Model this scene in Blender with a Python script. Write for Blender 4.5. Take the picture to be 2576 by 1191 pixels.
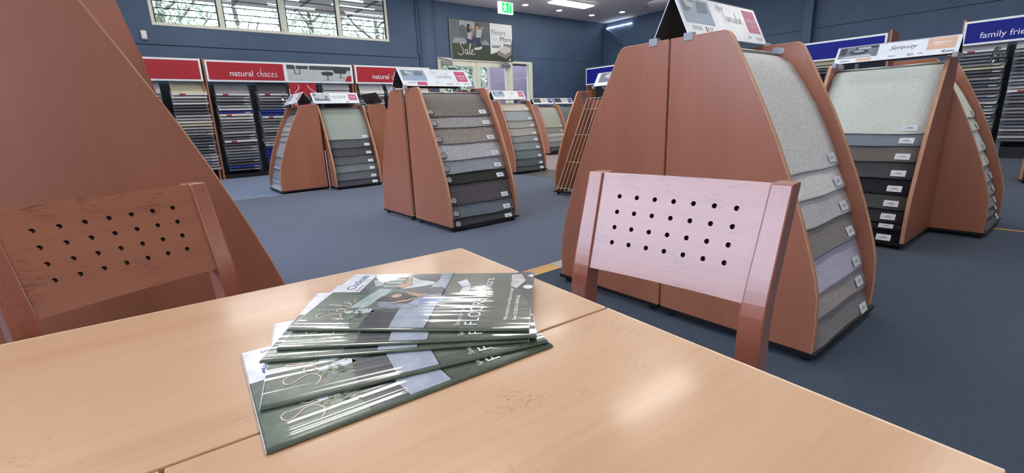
import bpy, bmesh, math, random
from mathutils import Matrix, Vector

# ------------------------------------------------------------------ reset
for o in list(bpy.data.objects):
    bpy.data.objects.remove(o, do_unlink=True)
SC = bpy.context.scene
COL = SC.collection
rnd = random.Random(7)
PI = math.pi

# ------------------------------------------------------------------ camera
IMG_W = 2576.0
FPX = 1178.606
YAW, PIT, ROL = math.radians(51.807), math.radians(14.160), math.radians(-2.2508)
fw = Vector((math.cos(YAW) * math.cos(PIT), math.sin(YAW) * math.cos(PIT), -math.sin(PIT)))
r0 = Vector((math.sin(YAW), -math.cos(YAW), 0))
u0 = r0.cross(fw)
r1 = math.cos(ROL) * r0 + math.sin(ROL) * u0
u1 = -math.sin(ROL) * r0 + math.cos(ROL) * u0
cam = bpy.data.cameras.new('camera')
cam.sensor_width = 36.0
cam.sensor_fit = 'HORIZONTAL'
cam.lens = FPX / IMG_W * 36.0
cam.clip_start = 0.02
cam.clip_end = 200
co = bpy.data.objects.new('camera', cam)
COL.objects.link(co)
mw = Matrix((r1, u1, -fw)).transposed().to_4x4()
mw.translation = (0, 0, 1.0)
co.matrix_world = mw
SC.camera = co

# ------------------------------------------------------------------ world, exposure
SC.view_settings.view_transform = 'Standard'
SC.view_settings.look = 'None'
SC.view_settings.gamma = 1.0
SC.view_settings.use_curve_mapping = False
SC.view_settings.exposure = 0.55
wd = bpy.data.worlds.new('daylight')
SC.world = wd
wd.use_nodes = True
bgn = wd.node_tree.nodes['Background']
bgn.inputs[0].default_value = (0.79, 0.84, 1.15, 1)
bgn.inputs[1].default_value = 6.6
LAMP = 8.7        # emission of the ceiling light diffusers

# room extents
XW, YW, ZC = 13.73, 11.75, 4.095
XL, YB = -3.6, -6.0
GY0, GY1, GZ0, GZ1 = 0.3, 6.0, 1.62, 3.72      # high glazing on the street side wall
BX0, BX1, BZ0, BZ1 = -3.3, -1.9, 1.0, 3.5         # unseen glazing added on the back wall to brighten panels facing it

def portal(name, loc, rot, sx, sy):
    l = bpy.data.lights.new(name, 'AREA')
    l.shape = 'RECTANGLE'
    l.size, l.size_y = sx, sy
    l.cycles.is_portal = True
    o = bpy.data.objects.new(name, l)
    o.location = loc
    o.rotation_euler = rot
    COL.objects.link(o)
portal('daylight_portal', (XL - 0.12, (GY0 + GY1) / 2, (GZ0 + GZ1) / 2), (0, -PI / 2, 0), GZ1 - GZ0, GY1 - GY0)
portal('daylight_portal', ((BX0 + BX1) / 2, YB - 0.12, (BZ0 + BZ1) / 2), (PI / 2, 0, 0), BX1 - BX0, BZ1 - BZ0)
portal('daylight_portal', (3.15, YW + 0.1, 3.5), (-PI / 2, 0, 0), 4.6, 0.95)
portal('daylight_portal', (8.6, YW + 0.1, 1.3), (-PI / 2, 0, 0), 3.2, 2.5)

# ------------------------------------------------------------------ materials
def lin(c):
    out = []
    for v in c[:3]:
        v = v / 255.0
        out.append(v / 12.92 if v <= 0.04045 else ((v + 0.055) / 1.055) ** 2.4)
    return (*out, 1.0)

MATS = {}
class NT:
    def __init__(s, name):
        s.m = bpy.data.materials.new(name)
        s.m.use_nodes = True
        s.t = s.m.node_tree
        s.b = s.t.nodes['Principled BSDF']
        s.out = s.t.nodes['Material Output']
    def n(s, typ, **kw):
        nd = s.t.nodes.new('ShaderNode' + typ)
        for k, v in kw.items():
            setattr(nd, k, v)
        return nd
    def l(s, a, b):
        s.t.links.new(a, b)
    def coords(s, scale=(1, 1, 1), kind='Object'):
        tc = s.n('TexCoord')
        mp = s.n('Mapping')
        mp.inputs['Scale'].default_value = scale
        s.l(tc.outputs[kind], mp.inputs['Vector'])
        return mp.outputs['Vector']
    def noise(s, vec, scale=1.0, detail=2.0, rough=0.5):
        nd = s.n('TexNoise')
        nd.inputs['Scale'].default_value = scale
        nd.inputs['Detail'].default_value = detail
        nd.inputs['Roughness'].default_value = rough
        s.l(vec, nd.inputs['Vector'])
        return nd.outputs['Fac']
    def ramp(s, fac, stops):
        nd = s.n('ValToRGB')
        e = nd.color_ramp.elements
        while len(e) < len(stops):
            e.new(0.5)
        for i, (p, c) in enumerate(stops):
            e[i].position = p
            e[i].color = c
        s.l(fac, nd.inputs[0])
        return nd.outputs[0]
    def bump(s, h, strength=0.3, dist=0.002):
        nd = s.n('Bump')
        nd.inputs['Strength'].default_value = strength
        nd.inputs['Distance'].default_value = dist
        s.l(h, nd.inputs['Height'])
        s.l(nd.outputs[0], s.b.inputs['Normal'])
        return nd
    def set(s, **kw):
        for k, v in kw.items():
            s.b.inputs[k.replace('_', ' ')].default_value = v

def plain(name, c, rough=0.5, metal=0.0, coat=0.0, spec=0.5):
    key = (name,)
    if key in MATS:
        return MATS[key]
    n = NT(name)
    n.set(Base_Color=lin(c), Roughness=rough, Metallic=metal)
    n.b.inputs['Coat Weight'].default_value = coat
    n.b.inputs['Specular IOR Level'].default_value = spec
    vec = n.coords((1, 1, 1))
    f = n.noise(vec, 14.0, 2)
    c0 = lin([v * 0.97 for v in c]); c1 = lin([min(255, v * 1.02) for v in c])
    n.l(n.ramp(f, [(0.3, c0), (0.7, c1)]), n.b.inputs['Base Color'])
    MATS[key] = n.m
    return n.m

def emit(name, c, strength):
    n = NT(name)
    n.set(Base_Color=lin(c), Roughness=0.6)
    n.b.inputs['Emission Color'].default_value = lin(c)
    n.b.inputs['Emission Strength'].default_value = strength
    return n.m

def wood(name, dark, mid, light, rough=0.35, axis='z', bands=9.0, coat=0.0, flecks=0.0, spec=0.5, fleckcol=(90, 55, 35), fs=(45, 260), coatr=0.12, ft=0.40):
    n = NT(name)
    sc = {'z': (bands, bands, bands * 0.06), 'x': (bands * 0.06, bands, bands), 'y': (bands, bands * 0.06, bands)}[axis]
    v = n.coords(sc)
    f1 = n.noise(v, 1.0, 3, 0.55)
    sc2 = [k * 9 for k in sc]
    v2 = n.coords(sc2)
    f2 = n.noise(v2, 1.0, 2, 0.6)
    mx = n.n('Mix'); mx.data_type = 'FLOAT'
    mx.inputs[0].default_value = 0.28
    n.l(f1, mx.inputs[2]); n.l(f2, mx.inputs[3])
    col = n.ramp(mx.outputs[0], [(0.3, lin(dark)), (0.5, lin(mid)), (0.72, lin(light))])
    if flecks > 0:
        sf = {'z': (fs[1], fs[1], fs[0]), 'x': (fs[0], fs[1], fs[1]), 'y': (fs[1], fs[0], fs[1])}[axis]
        v3 = n.coords(sf)
        f3 = n.noise(v3, 1.0, 1, 0.4)
        v4 = n.coords((13, 13, 13)); f4 = n.noise(v4, 1.0, 2)
        mu = n.n('Math', operation='MULTIPLY'); n.l(f3, mu.inputs[0]); n.l(f4, mu.inputs[1])
        rp = n.ramp(mu.outputs[0], [(ft, (0, 0, 0, 1)), (ft + 0.06, (flecks, flecks, flecks, 1))])
        mc = n.n('Mix'); mc.data_type = 'RGBA'
        n.l(rp, mc.inputs[0]); n.l(col, mc.inputs[6]); mc.inputs[7].default_value = lin(fleckcol)
        col = mc.outputs[2]
    n.l(col, n.b.inputs['Base Color'])
    n.set(Roughness=rough)
    n.b.inputs['Coat Weight'].default_value = coat
    n.b.inputs['Coat Roughness'].default_value = coatr
    n.b.inputs['Specular IOR Level'].default_value = spec
    n.bump(f2, 0.05, 0.001)
    return n.m

def carpet(c, style='cut', name='carpet_pile'):
    key = ('carpet', tuple(c), style)
    if key in MATS:
        return MATS[key]
    n = NT(name)
    if style == 'rib':
        v = n.coords((30, 30, 420))
    elif style == 'loop':
        v = n.coords((150, 190, 190))
    else:
        v = n.coords((240, 240, 240))
    f = n.noise(v, 1.0, 2, 0.7)
    v2 = n.coords((90, 90, 90)); g = n.noise(v2, 1.0, 3, 0.6)
    mx = n.n('Mix'); mx.data_type = 'FLOAT'; mx.inputs[0].default_value = 0.45 if style == 'cut' else 0.35
    n.l(f, mx.inputs[2]); n.l(g, mx.inputs[3])
    k = {'cut': 0.08, 'rib': 0.1, 'loop': 0.27, 'floor': 0.18}[style]
    if style != 'floor': c = [min(235, v_ * 1.06) for v_ in c]
    a = [v_ * (1 - k) for v_ in c]; b = [min(255, v_ * (1 + k * 0.8)) for v_ in c]
    n.l(n.ramp(mx.outputs[0], [(0.36, lin(a)), (0.64, lin(b))]), n.b.inputs['Base Color'])
    n.set(Roughness=0.95)
    n.b.inputs['Specular IOR Level'].default_value = 0.15
    n.b.inputs['Sheen Weight'].default_value = 0.15
    n.bump(mx.outputs[0], 0.7, 0.006 if style != 'cut' else 0.003)
    MATS[key] = n.m
    return n.m

def glossy_print(name, c, ripple=True, c2=None):
    n = NT(name)
    n.set(Base_Color=lin(c), Roughness=0.22)
    n.b.inputs['Coat Weight'].default_value = 0.9
    n.b.inputs['Coat Roughness'].default_value = 0.03
    v = n.coords((38, 38, 38)); f = n.noise(v, 1.0, 4, 0.65)
    k = c2 if c2 else [x * 0.86 for x in c]
    n.l(n.ramp(f, [(0.35, lin(k)), (0.65, lin(c))]), n.b.inputs['Base Color'])
    if ripple:
        tc = n.n('TexCoord')
        mp = n.n('Mapping'); mp.inputs['Scale'].default_value = (0.8, 75.0, 1.0)
        n.l(tc.outputs['Object'], mp.inputs['Vector'])
        f2 = n.noise(mp.outputs[0], 1.0, 1.0, 0.4)
        sp = n.n('SeparateXYZ'); n.l(tc.outputs['Object'], sp.inputs[0])
        mr = n.n('MapRange')
        mr.inputs['From Min'].default_value = 0.02; mr.inputs['From Max'].default_value = 0.13
        mr.inputs['To Min'].default_value = 1.0; mr.inputs['To Max'].default_value = 0.05
        n.l(sp.outputs['Y'], mr.inputs['Value'])
        mu = n.n('Math', operation='MULTIPLY'); n.l(f2, mu.inputs[0]); n.l(mr.outputs[0], mu.inputs[1])
        bp = n.bump(mu.outputs[0], 1.0, 0.0006)
        n.l(bp.outputs[0], n.b.inputs['Coat Normal'])
    return n.m

def glass(name, tint=(0.95, 0.98, 0.97), refl=0.1):
    n = NT(name)
    t = n.n('BsdfTransparent'); t.inputs[0].default_value = (*tint, 1)
    g = n.n('BsdfGlossy'); g.inputs['Roughness'].default_value = 0.02
    m = n.n('MixShader')
    fr = n.n('Fresnel'); fr.inputs[0].default_value = 1.45
    n.l(fr.outputs[0], m.inputs[0]); n.l(t.outputs[0], m.inputs[1]); n.l(g.outputs[0], m.inputs[2])
    n.l(m.outputs[0], n.out.inputs['Surface'])
    return n.m

M = {}
M['panel'] = wood('cherry_laminate', (164, 103, 77), (172, 110, 83), (180, 118, 90), rough=0.36, axis='z', bands=5, coat=0.35, coatr=0.28)
M['panel_edge'] = wood('edge_banding', (190, 140, 106), (205, 156, 120), (216, 170, 134), rough=0.45)
M['table'] = wood('beech_laminate', (194, 151, 114), (204, 164, 126), (211, 173, 136), rough=0.32, axis='x', bands=16, coat=0.3, flecks=0.4, fleckcol=(128, 84, 52), fs=(150, 800))
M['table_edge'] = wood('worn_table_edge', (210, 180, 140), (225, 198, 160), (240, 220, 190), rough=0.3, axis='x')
M['chair'] = wood('stained_chair_wood', (154, 94, 66), (166, 104, 74), (176, 114, 84), rough=0.32, axis='x', bands=10, coat=0.85, coatr=0.2, flecks=0.45, fleckcol=(88, 44, 44), fs=(42, 420), ft=0.345)
M['chair_post'] = wood('stained_post_wood', (148, 84, 60), (160, 94, 70), (170, 104, 80), rough=0.32, axis='z', bands=10, coat=0.85, coatr=0.2, flecks=0.3, fleckcol=(95, 45, 40), fs=(55, 480))
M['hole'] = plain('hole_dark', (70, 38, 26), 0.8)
M['black'] = plain('black_powder_coat', (22, 22, 25), 0.5)
M['rubber'] = plain('castor_rubber', (18, 18, 20), 0.6)
M['metal'] = plain('grey_metal', (165, 165, 168), 0.35, metal=0.8)
M['clip'] = plain('grey_clip_plastic', (170, 172, 178), 0.4)
M['inner'] = plain('dark_sign_back', (62, 58, 55), 0.6)
M['signwhite'] = plain('sign_white', (242, 247, 249), 0.3)
M['stick'] = plain('label_white', (228, 232, 236), 0.4)
M['ink'] = plain('ink_dark', (60, 62, 66), 0.5)
M['inkmid'] = plain('ink_mid_grey', (104, 108, 112), 0.5)
M['inkgrey'] = plain('ink_grey', (150, 154, 158), 0.5)
M['white'] = plain('print_white', (240, 240, 242), 0.4)
M['wall'] = None
n = NT('blue_grey_wall_paint')
v = n.coords((1.4, 1.4, 1.4)); f = n.noise(v, 1.0, 3)
n.l(n.ramp(f, [(0.3, lin((70, 92, 119))), (0.7, lin((78, 101, 129)))]), n.b.inputs['Base Color'])
n.set(Roughness=0.55)
v2 = n.coords((60, 60, 60)); n.bump(n.noise(v2, 1.0, 3), 0.15, 0.003)
M['wall'] = n.m
M['joint'] = plain('joint_sealant', (42, 52, 66), 0.8)
M['ceiling'] = plain('ceiling_board', (226, 226, 230), 0.8)
M['frame'] = plain('cream_window_frame', (232, 234, 214), 0.35)
M['glass'] = glass('window_glass')
M['floor'] = carpet((90, 101, 120), 'floor', 'grey_blue_floor_carpet')
M['floor_dark'] = carpet((57, 71, 88), 'floor', 'charcoal_floor_carpet')
M['floor_blue'] = carpet((124, 142, 172), 'floor', 'pale_blue_floor_carpet')
M['plank'] = wood('yellow_plank', (186, 140, 62), (200, 154, 74), (212, 168, 88), rough=0.4, axis='x')
M['plank_grey'] = plain('grey_plank', (170, 165, 155), 0.4)
M['vinyl'] = plain('pink_grey_vinyl', (176, 164, 168), 0.3)
M['vinyl_dark'] = plain('dark_vinyl', (92, 88, 86), 0.45)
M['trimmetal'] = plain('trim_metal', (178, 176, 170), 0.4, metal=0.5)
M['red'] = plain('sign_red', (178, 22, 44), 0.4)
M['blue'] = plain('sign_blue', (20, 32, 138), 0.55, spec=0.25)
M['pink'] = plain('logo_pink', (206, 84, 130), 0.4)
M['pinkdull'] = plain('logo_dusty_pink', (204, 108, 134), 0.4)
M['peach'] = plain('logo_peach', (228, 190, 160), 0.4)
M['photoblue'] = plain('photo_blue_grey', (158, 180, 200), 0.4)
M['photomid'] = plain('photo_mid_grey', (122, 132, 142), 0.4)
M['photodark'] = plain('photo_dark_grey', (70, 76, 80), 0.4)
M['photolight'] = plain('photo_light_grey', (196, 204, 206), 0.4)
M['shelfdark'] = plain('shelf_shadow_board', (52, 58, 64), 0.8)  # even dark grey for shelf backs, battens and louvre edges
M['lilac'] = plain('lilac_wall', (188, 168, 174), 0.7)
M['lilacdark'] = plain('lilac_recess', (92, 78, 112), 0.7)
M['plastic'] = glass('clear_plastic')
M['lamp'] = emit('lamp_diffuser', (255, 250, 244), LAMP)
M['spot'] = emit('downlight_lens', (255, 246, 232), 40.0)
M['slot'] = emit('lit_slot', (240, 248, 255), 6.0)
M['tube'] = emit('soffit_tube', (245, 250, 255), 6.0)
M['exitgreen'] = emit('exit_green', (20, 165, 85), 0.9)
M['exitwhite'] = emit('exit_white', (225, 245, 235), 1.1)
M['soffit'] = plain('soffit_board', (140, 132, 122), 0.8)
M['leaf'] = plain('leaf_green', (124, 140, 108), 0.6)
M['leafpale'] = plain('leaf_pale', (150, 162, 134), 0.6)
M['bark'] = plain('bark', (96, 86, 78), 0.9)
M['ground'] = plain('outside_ground', (150, 148, 140), 0.9)

# ------------------------------------------------------------------ mesh helpers
class G:
    def __init__(s):
        s.v = []; s.f = []; s.m = []
    def add(s, vs, fs, mi=0):
        b = len(s.v)
        s.v += [tuple(x) for x in vs]
        for f in fs:
            s.f.append(tuple(b + i for i in f)); s.m.append(mi)
        return s
    def box(s, a, b, mi=0):
        x0, y0, z0 = a; x1, y1, z1 = b
        vs = [(x0, y0, z0), (x1, y0, z0), (x1, y1, z0), (x0, y1, z0), (x0, y0, z1), (x1, y0, z1), (x1, y1, z1), (x0, y1, z1)]
        return s.add(vs, [(3, 2, 1, 0), (4, 5, 6, 7), (0, 1, 5, 4), (1, 2, 6, 5), (2, 3, 7, 6), (3, 0, 4, 7)], mi)
    def hexa(s, vs, mi=0):   # 8 verts bottom 4 then top 4
        return s.add(vs, [(3, 2, 1, 0), (4, 5, 6, 7), (0, 1, 5, 4), (1, 2, 6, 5), (2, 3, 7, 6), (3, 0, 4, 7)], mi)
    def prism(s, poly, lo, hi, axis='x', mi=0, side=None):
        side = mi if side is None else side
        def P(a, b, t):
            return {'x': (t, a, b), 'y': (a, t, b), 'z': (a, b, t)}[axis]
        n_ = len(poly)
        b = len(s.v)
        s.v += [P(p[0], p[1], lo) for p in poly] + [P(p[0], p[1], hi) for p in poly]
        s.f.append(tuple(range(b, b + n_))[::-1]); s.m.append(mi)
        s.f.append(tuple(range(b + n_, b + 2 * n_))); s.m.append(mi)
        for i in range(n_):
            j = (i + 1) % n_
            s.f.append((b + i, b + j, b + n_ + j, b + n_ + i)); s.m.append(side)
        return s
    def tube(s, path, r, k=8, mi=0, cap=True):
        path = [Vector(p) for p in path]
        b = len(s.v)
        for i, p in enumerate(path):
            d = (path[min(i + 1, len(path) - 1)] - path[max(i - 1, 0)]).normalized()
            a = Vector((0, 0, 1)) if abs(d.z) < 0.9 else Vector((1, 0, 0))
            e1 = d.cross(a).normalized(); e2 = d.cross(e1)
            rr = r[i] if isinstance(r, (list, tuple)) else r
            for j in range(k):
                t = 2 * PI * j / k
                s.v.append(tuple(p + e1 * rr * math.cos(t) + e2 * rr * math.sin(t)))
        for i in range(len(path) - 1):
            for j in range(k):
                j2 = (j + 1) % k
                s.f.append((b + i * k + j, b + i * k + j2, b + (i + 1) * k + j2, b + (i + 1) * k + j)); s.m.append(mi)
        if cap:
            s.f.append(tuple(b + j for j in range(k))); s.m.append(mi)
            s.f.append(tuple(b + (len(path) - 1) * k + j for j in range(k))[::-1]); s.m.append(mi)
        return s
    def disc(s, c, r, axis, h, k=14, mi=0):
        c = Vector(c); d = Vector(axis).normalized()
        return s.tube([c - d * h / 2, c + d * h / 2], r, k, mi)
    def build(s, name, mats, parent=None, smooth=False, bevel=0.0, fixn=True):
        if not isinstance(mats, (list, tuple)):
            mats = [mats]
        me = bpy.data.meshes.new(name)
        me.from_pydata(s.v, [], s.f)
        for m_ in mats:
            me.materials.append(m_)
        if len(mats) > 1:
            me.polygons.foreach_set('material_index', s.m)
        if fixn or bevel:
            bm = bmesh.new(); bm.from_mesh(me)
            if fixn:
                bmesh.ops.recalc_face_normals(bm, faces=bm.faces)
            if bevel:
                bmesh.ops.bevel(bm, geom=[e for e in bm.edges if e.is_manifold and e.calc_face_angle(0) > 0.6], offset=bevel, segments=2, affect='EDGES', profile=0.6)
            bm.to_mesh(me); bm.free()
        if smooth:
            for p in me.polygons:
                p.use_smooth = True
        me.update()
        o = bpy.data.objects.new(name, me)
        COL.objects.link(o)
        if parent is not None:
            o.parent = parent
        return o

def thing(name, label, cat, loc=(0, 0, 0), rz=0.0, group=None):
    o = bpy.data.objects.new(name, None)
    o.empty_display_size = 0.1
    COL.objects.link(o)
    o.location = loc; o.rotation_euler = (0, 0, rz)
    o['label'] = label; o['category'] = cat
    if group: o['group'] = group
    return o
def tag(o, label, cat, group=None, kind=None):
    o['label'] = label; o['category'] = cat
    if group: o['group'] = group
    if kind: o['kind'] = kind
    return o
def struct(o, label=None):
    o['kind'] = 'structure'
    if label: o['label'] = label
    return o
ORD = ['zeroth', 'top', 'second', 'third', 'fourth', 'fifth', 'sixth', 'seventh', 'eighth', 'ninth', 'tenth', 'eleventh', 'twelfth', 'thirteenth', 'fourteenth', 'fifteenth', 'sixteenth', 'seventeenth', 'eighteenth', 'nineteenth', 'twentieth', 'twenty-first', 'twenty-second', 'twenty-third', 'twenty-fourth', 'twenty-fifth', 'twenty-sixth', 'twenty-seventh', 'twenty-eighth', 'twenty-ninth']

# ------------------------------------------------------------------ flat print helpers (2d geometry put on a face frame)
_TX = {}
def text2d(s, size=1.0, shear=0.0, align='LEFT', bold=0.0):
    key = (s, shear, align, bold)
    if key not in _TX:
        cu = bpy.data.curves.new('t', 'FONT')
        cu.body = s; cu.size = 1.0; cu.shear = shear; cu.align_x = align
        cu.resolution_u = 3; cu.offset = bold * 0.5
        ob = bpy.data.objects.new('t', cu)
        COL.objects.link(ob)
        dg = bpy.context.evaluated_depsgraph_get()
        me = bpy.data.meshes.new_from_object(ob.evaluated_get(dg))
        vs = [(v_.co.x, v_.co.y) for v_ in me.vertices]; fs = [tuple(p.vertices) for p in me.polygons]
        bpy.data.meshes.remove(me); bpy.data.objects.remove(ob); bpy.data.curves.remove(cu)
        _TX[key] = (vs, fs)
    vs, fs = _TX[key]
    return [(x * size, y * size) for x, y in vs], fs
def spline(pts, sub=5):
    out = []
    P = [pts[0]] + list(pts) + [pts[-1]]
    for i in range(1, len(P) - 2):
        p0, p1, p2, p3 = P[i - 1], P[i], P[i + 1], P[i + 2]
        for j in range(sub):
            t = j / sub
            out.append(tuple(0.5 * (2 * p1[k] + (p2[k] - p0[k]) * t + (2 * p0[k] - 5 * p1[k] + 4 * p2[k] - p3[k]) * t * t + (3 * p1[k] - p0[k] - 3 * p2[k] + p3[k]) * t ** 3) for k in (0, 1)))
    out.append(tuple(pts[-1]))
    return out
def ribbon(strokes, w, sx=1.0, sy=None, ox=0.0, oy=0.0, sub=5):
    sy = sx if sy is None else sy
    vs, fs = [], []
    for st in strokes:
        p = [(ox + a * sx, oy + b * sy) for a, b in spline(st, sub)]
        b0 = len(vs)
        for i in range(len(p)):
            a = p[max(i - 1, 0)]; c = p[min(i + 1, len(p) - 1)]
            dx, dy = c[0] - a[0], c[1] - a[1]
            L = math.hypot(dx, dy) or 1
            lf = i * 0.04
            vs += [(p[i][0] - dy / L * w / 2, p[i][1] + dx / L * w / 2, lf), (p[i][0] + dy / L * w / 2, p[i][1] - dx / L * w / 2, lf)]
        for i in range(len(p) - 1):
            fs.append((b0 + 2 * i, b0 + 2 * i + 1, b0 + 2 * i + 3, b0 + 2 * i + 2))
    return vs, fs
def rect2d(x0, y0, x1, y1):
    return [(x0, y0), (x1, y0), (x1, y1), (x0, y1)], [(0, 1, 2, 3)]
def poly2d(pts):
    return list(pts), [tuple(range(len(pts)))]
def ell2d(cx, cy, rx, ry, k=18, rot=0.0):
    c, s_ = math.cos(rot), math.sin(rot)
    return poly2d([(cx + rx * math.cos(2 * PI * i / k) * c - ry * math.sin(2 * PI * i / k) * s_, cy + rx * math.cos(2 * PI * i / k) * s_ + ry * math.sin(2 * PI * i / k) * c) for i in range(k)])
def shift(g, dx, dy):
    return [(p[0] + dx, p[1] + dy, *p[2:]) for p in g[0]], g[1]
def merge(*gs):          # every piece is lifted a hair above the one before, so none are coplanar
    vs, fs = [], []
    for k_, g in enumerate(gs):
        b = len(vs); vs += [(p[0], p[1], (p[2] if len(p) > 2 else 0.0) + k_) for p in g[0]]; fs += [tuple(b + i for i in f) for f in g[1]]
    return vs, fs
class Frame:
    def __init__(s, o, ex, ey):
        s.o = Vector(o); s.ex = Vector(ex).normalized(); s.ey = Vector(ey).normalized(); s.n = s.ex.cross(s.ey)
    def put(s, name, g2, mat_, parent, off=0.0006, label=None, lift=None):
        lift = off * 0.06 if lift is None else lift
        g = G()
        pts = []
        for p in g2[0]:
            lf = p[2] if len(p) > 2 else 0.0
            pts.append(tuple(s.o + s.ex * p[0] + s.ey * p[1] + s.n * (off + lf * lift)))
        g.add(pts, g2[1])
        o = g.build(name, mat_, parent, fixn=False)
        if label: o['label'] = label
        return o
SALE = [[(0.62, 0.86), (0.5, 1.0), (0.3, 0.98), (0.2, 0.82), (0.34, 0.6), (0.5, 0.38), (0.48, 0.1), (0.25, -0.06), (0.0, -0.02), (-0.15, 0.1)],
        [(1.0, 0.4), (0.82, 0.42), (0.7, 0.22), (0.78, 0.04), (0.92, 0.12), (1.0, 0.4), (1.0, 0.1), (1.12, 0.04), (1.3, 0.5), (1.42, 0.9), (1.34, 0.95), (1.26, 0.6), (1.26, 0.12), (1.38, 0.04), (1.5, 0.2), (1.66, 0.34), (1.62, 0.46), (1.5, 0.34), (1.5, 0.1), (1.64, 0.0), (1.9, 0.16)]]
def choices_strokes():
    c = [(0.3, 0.42), (0.16, 0.45), (0.03, 0.25), (0.12, 0.03), (0.34, 0.06)]
    sh = lambda st, d: [(x + d, y) for x, y in st]
    S = [c, [(0.52, 0.95), (0.46, 0.0)], [(0.48, 0.2), (0.6, 0.42), (0.7, 0.3), (0.7, 0.04), (0.78, 0.02)],
         [(1.08, 0.42), (0.92, 0.4), (0.86, 0.18), (0.98, 0.02), (1.12, 0.14), (1.08, 0.42), (1.2, 0.36)], [(1.3, 0.42), (1.28, 0.04), (1.38, 0.02)], sh(c, 1.44),
         [(1.9, 0.2), (2.1, 0.28), (2.06, 0.44), (1.92, 0.36), (1.9, 0.12), (2.04, 0.0), (2.24, 0.08)],
         [(2.6, 0.42), (2.42, 0.44), (2.38, 0.3), (2.56, 0.16), (2.5, 0.0), (2.32, 0.04)]]
    return S
TEMUKA = [[(0.0, 0.92), (0.28, 1.02), (0.6, 1.0)], [(0.34, 1.0), (0.3, 0.5), (0.16, -0.18)],
          [(0.5, 0.2), (0.68, 0.28), (0.64, 0.4), (0.52, 0.3), (0.52, 0.08), (0.66, 0.02), (0.8, 0.36), (0.8, 0.02), (0.9, 0.34), (1.0, 0.34), (1.0, 0.02), (1.1, 0.34), (1.2, 0.32), (1.2, 0.06), (1.32, 0.02), (1.42, 0.34), (1.42, 0.08), (1.54, 0.02), (1.66, 0.34), (1.66, 0.04), (1.78, 0.04), (1.92, 0.9), (1.88, 0.02)],
          [(2.14, 0.4), (1.92, 0.18), (2.12, 0.02), (2.24, 0.1), (2.44, 0.38), (2.3, 0.36), (2.24, 0.14), (2.34, 0.02), (2.48, 0.34), (2.5, 0.04), (2.7, 0.1)]]
ILLOURA = [[(0, 0), (0, 0.7)], [(0.25, 0.7), (0.25, 0.0), (0.5, 0.0)], [(0.7, 0.7), (0.7, 0.0), (0.95, 0.0)], [(1.4, 0.7), (1.18, 0.6), (1.15, 0.15), (1.4, 0.0), (1.62, 0.15), (1.6, 0.6), (1.4, 0.7)],
           [(1.85, 0.7), (1.85, 0.15), (2.05, 0.0), (2.25, 0.15), (2.25, 0.7)], [(2.5, 0.0), (2.5, 0.5), (2.7, 0.6)], [(2.85, 0.0), (3.0, 0.55), (3.1, 0.7), (3.25, 0.5), (3.35, 0.0)], [(2.92, 0.25), (3.3, 0.25)]]
def spiral(turns=2.6, r=1.0, k=40):
    return [[(r * i / k * math.cos(turns * 2 * PI * i / k), r * i / k * math.sin(turns * 2 * PI * i / k)) for i in range(2, k + 1)]]

# ================================================================== SETTING
def slab(name, a, b, m_, label=None, parent=None):
    o = G().box(a, b).build(name, m_, parent)
    if parent is None: struct(o, label)
    return o
slab('floor', (XL - 0.2, YB - 0.2, -0.12), (XW + 0.2, YW + 0.2, 0.0), M['floor'], 'grey-blue showroom floor carpet')
slab('floor_charcoal', (XL, YB, 0.0), (5.22, 2.18, 0.003), M['floor_dark'], 'charcoal carpet area around the table')
slab('floor_charcoal_aisle', (5.26, YB, 0.0), (XW, 4.4, 0.003), M['floor_dark'], 'charcoal carpet aisle before the blue shelving')
slab('floor_pale_blue', (XL, 7.74, 0.0), (5.2, YW, 0.003), M['floor_blue'], 'pale blue carpet area under the red signed shelving')
slab('trim_1', (XL, 7.71, 0.0), (5.2, 7.74, 0.006), M['trimmetal'], 'thin metal trim between two floor carpets')
slab('trim_2', (XL, 2.18, 0.0), (2.13, 2.30, 0.005), M['plank'], 'yellow plank strip edging the charcoal carpet')
slab('trim_3', (2.135, 2.18, 0.0), (5.2, 2.30, 0.005), M['plank_grey'], 'grey plank strip edging the charcoal carpet')
slab('trim_4', (5.22, YB, 0.0), (5.26, 2.30, 0.005), M['plank'], 'narrow yellow floor strip beside the charcoal carpet')
slab('floor_dark_vinyl', (5.46, 4.6, 0.0), (6.3, 7.7, 0.004), M['vinyl_dark'], 'dark vinyl floor border')  # near strip of the vinyl, its shade put into the colour
slab('floor_vinyl', (6.3, 4.6, 0.0), (XW, YW, 0.004), M['vinyl'], 'pale pinkish vinyl floor area')
slab('trim_5', (6.26, 4.6, 0.0), (6.3, 9.0, 0.008), M['trimmetal'], 'pale trim before vinyl floor')

# ceiling: boards between narrow joints
ce = G().box((XL - 0.2, YB - 0.2, ZC + 0.012), (XW + 0.2, YW + 0.2, ZC + 0.2)).build('ceiling', M['ceiling'])
struct(ce, 'flat pale ceiling of large boards')
x = XL
while x < XW - 0.01:
    y = YB
    x1 = min(x + 2.4, XW)
    while y < YW - 0.01:
        y1 = min(y + 3.0, YW)
        if x1 > 4 and y1 > 4:
            G().box((x + 0.004, y + 0.004, ZC), (x1 - 0.004, y1 - 0.004, ZC + 0.014)).build('ceiling_panel', M['ceiling'], ce)
        y = y1
    x = x1
if True:
    G().box((XL, YB, ZC), (4.0 - 0.004 + 1.0, 4.0, ZC + 0.014)).build('ceiling_panel', M['ceiling'], ce)

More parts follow.
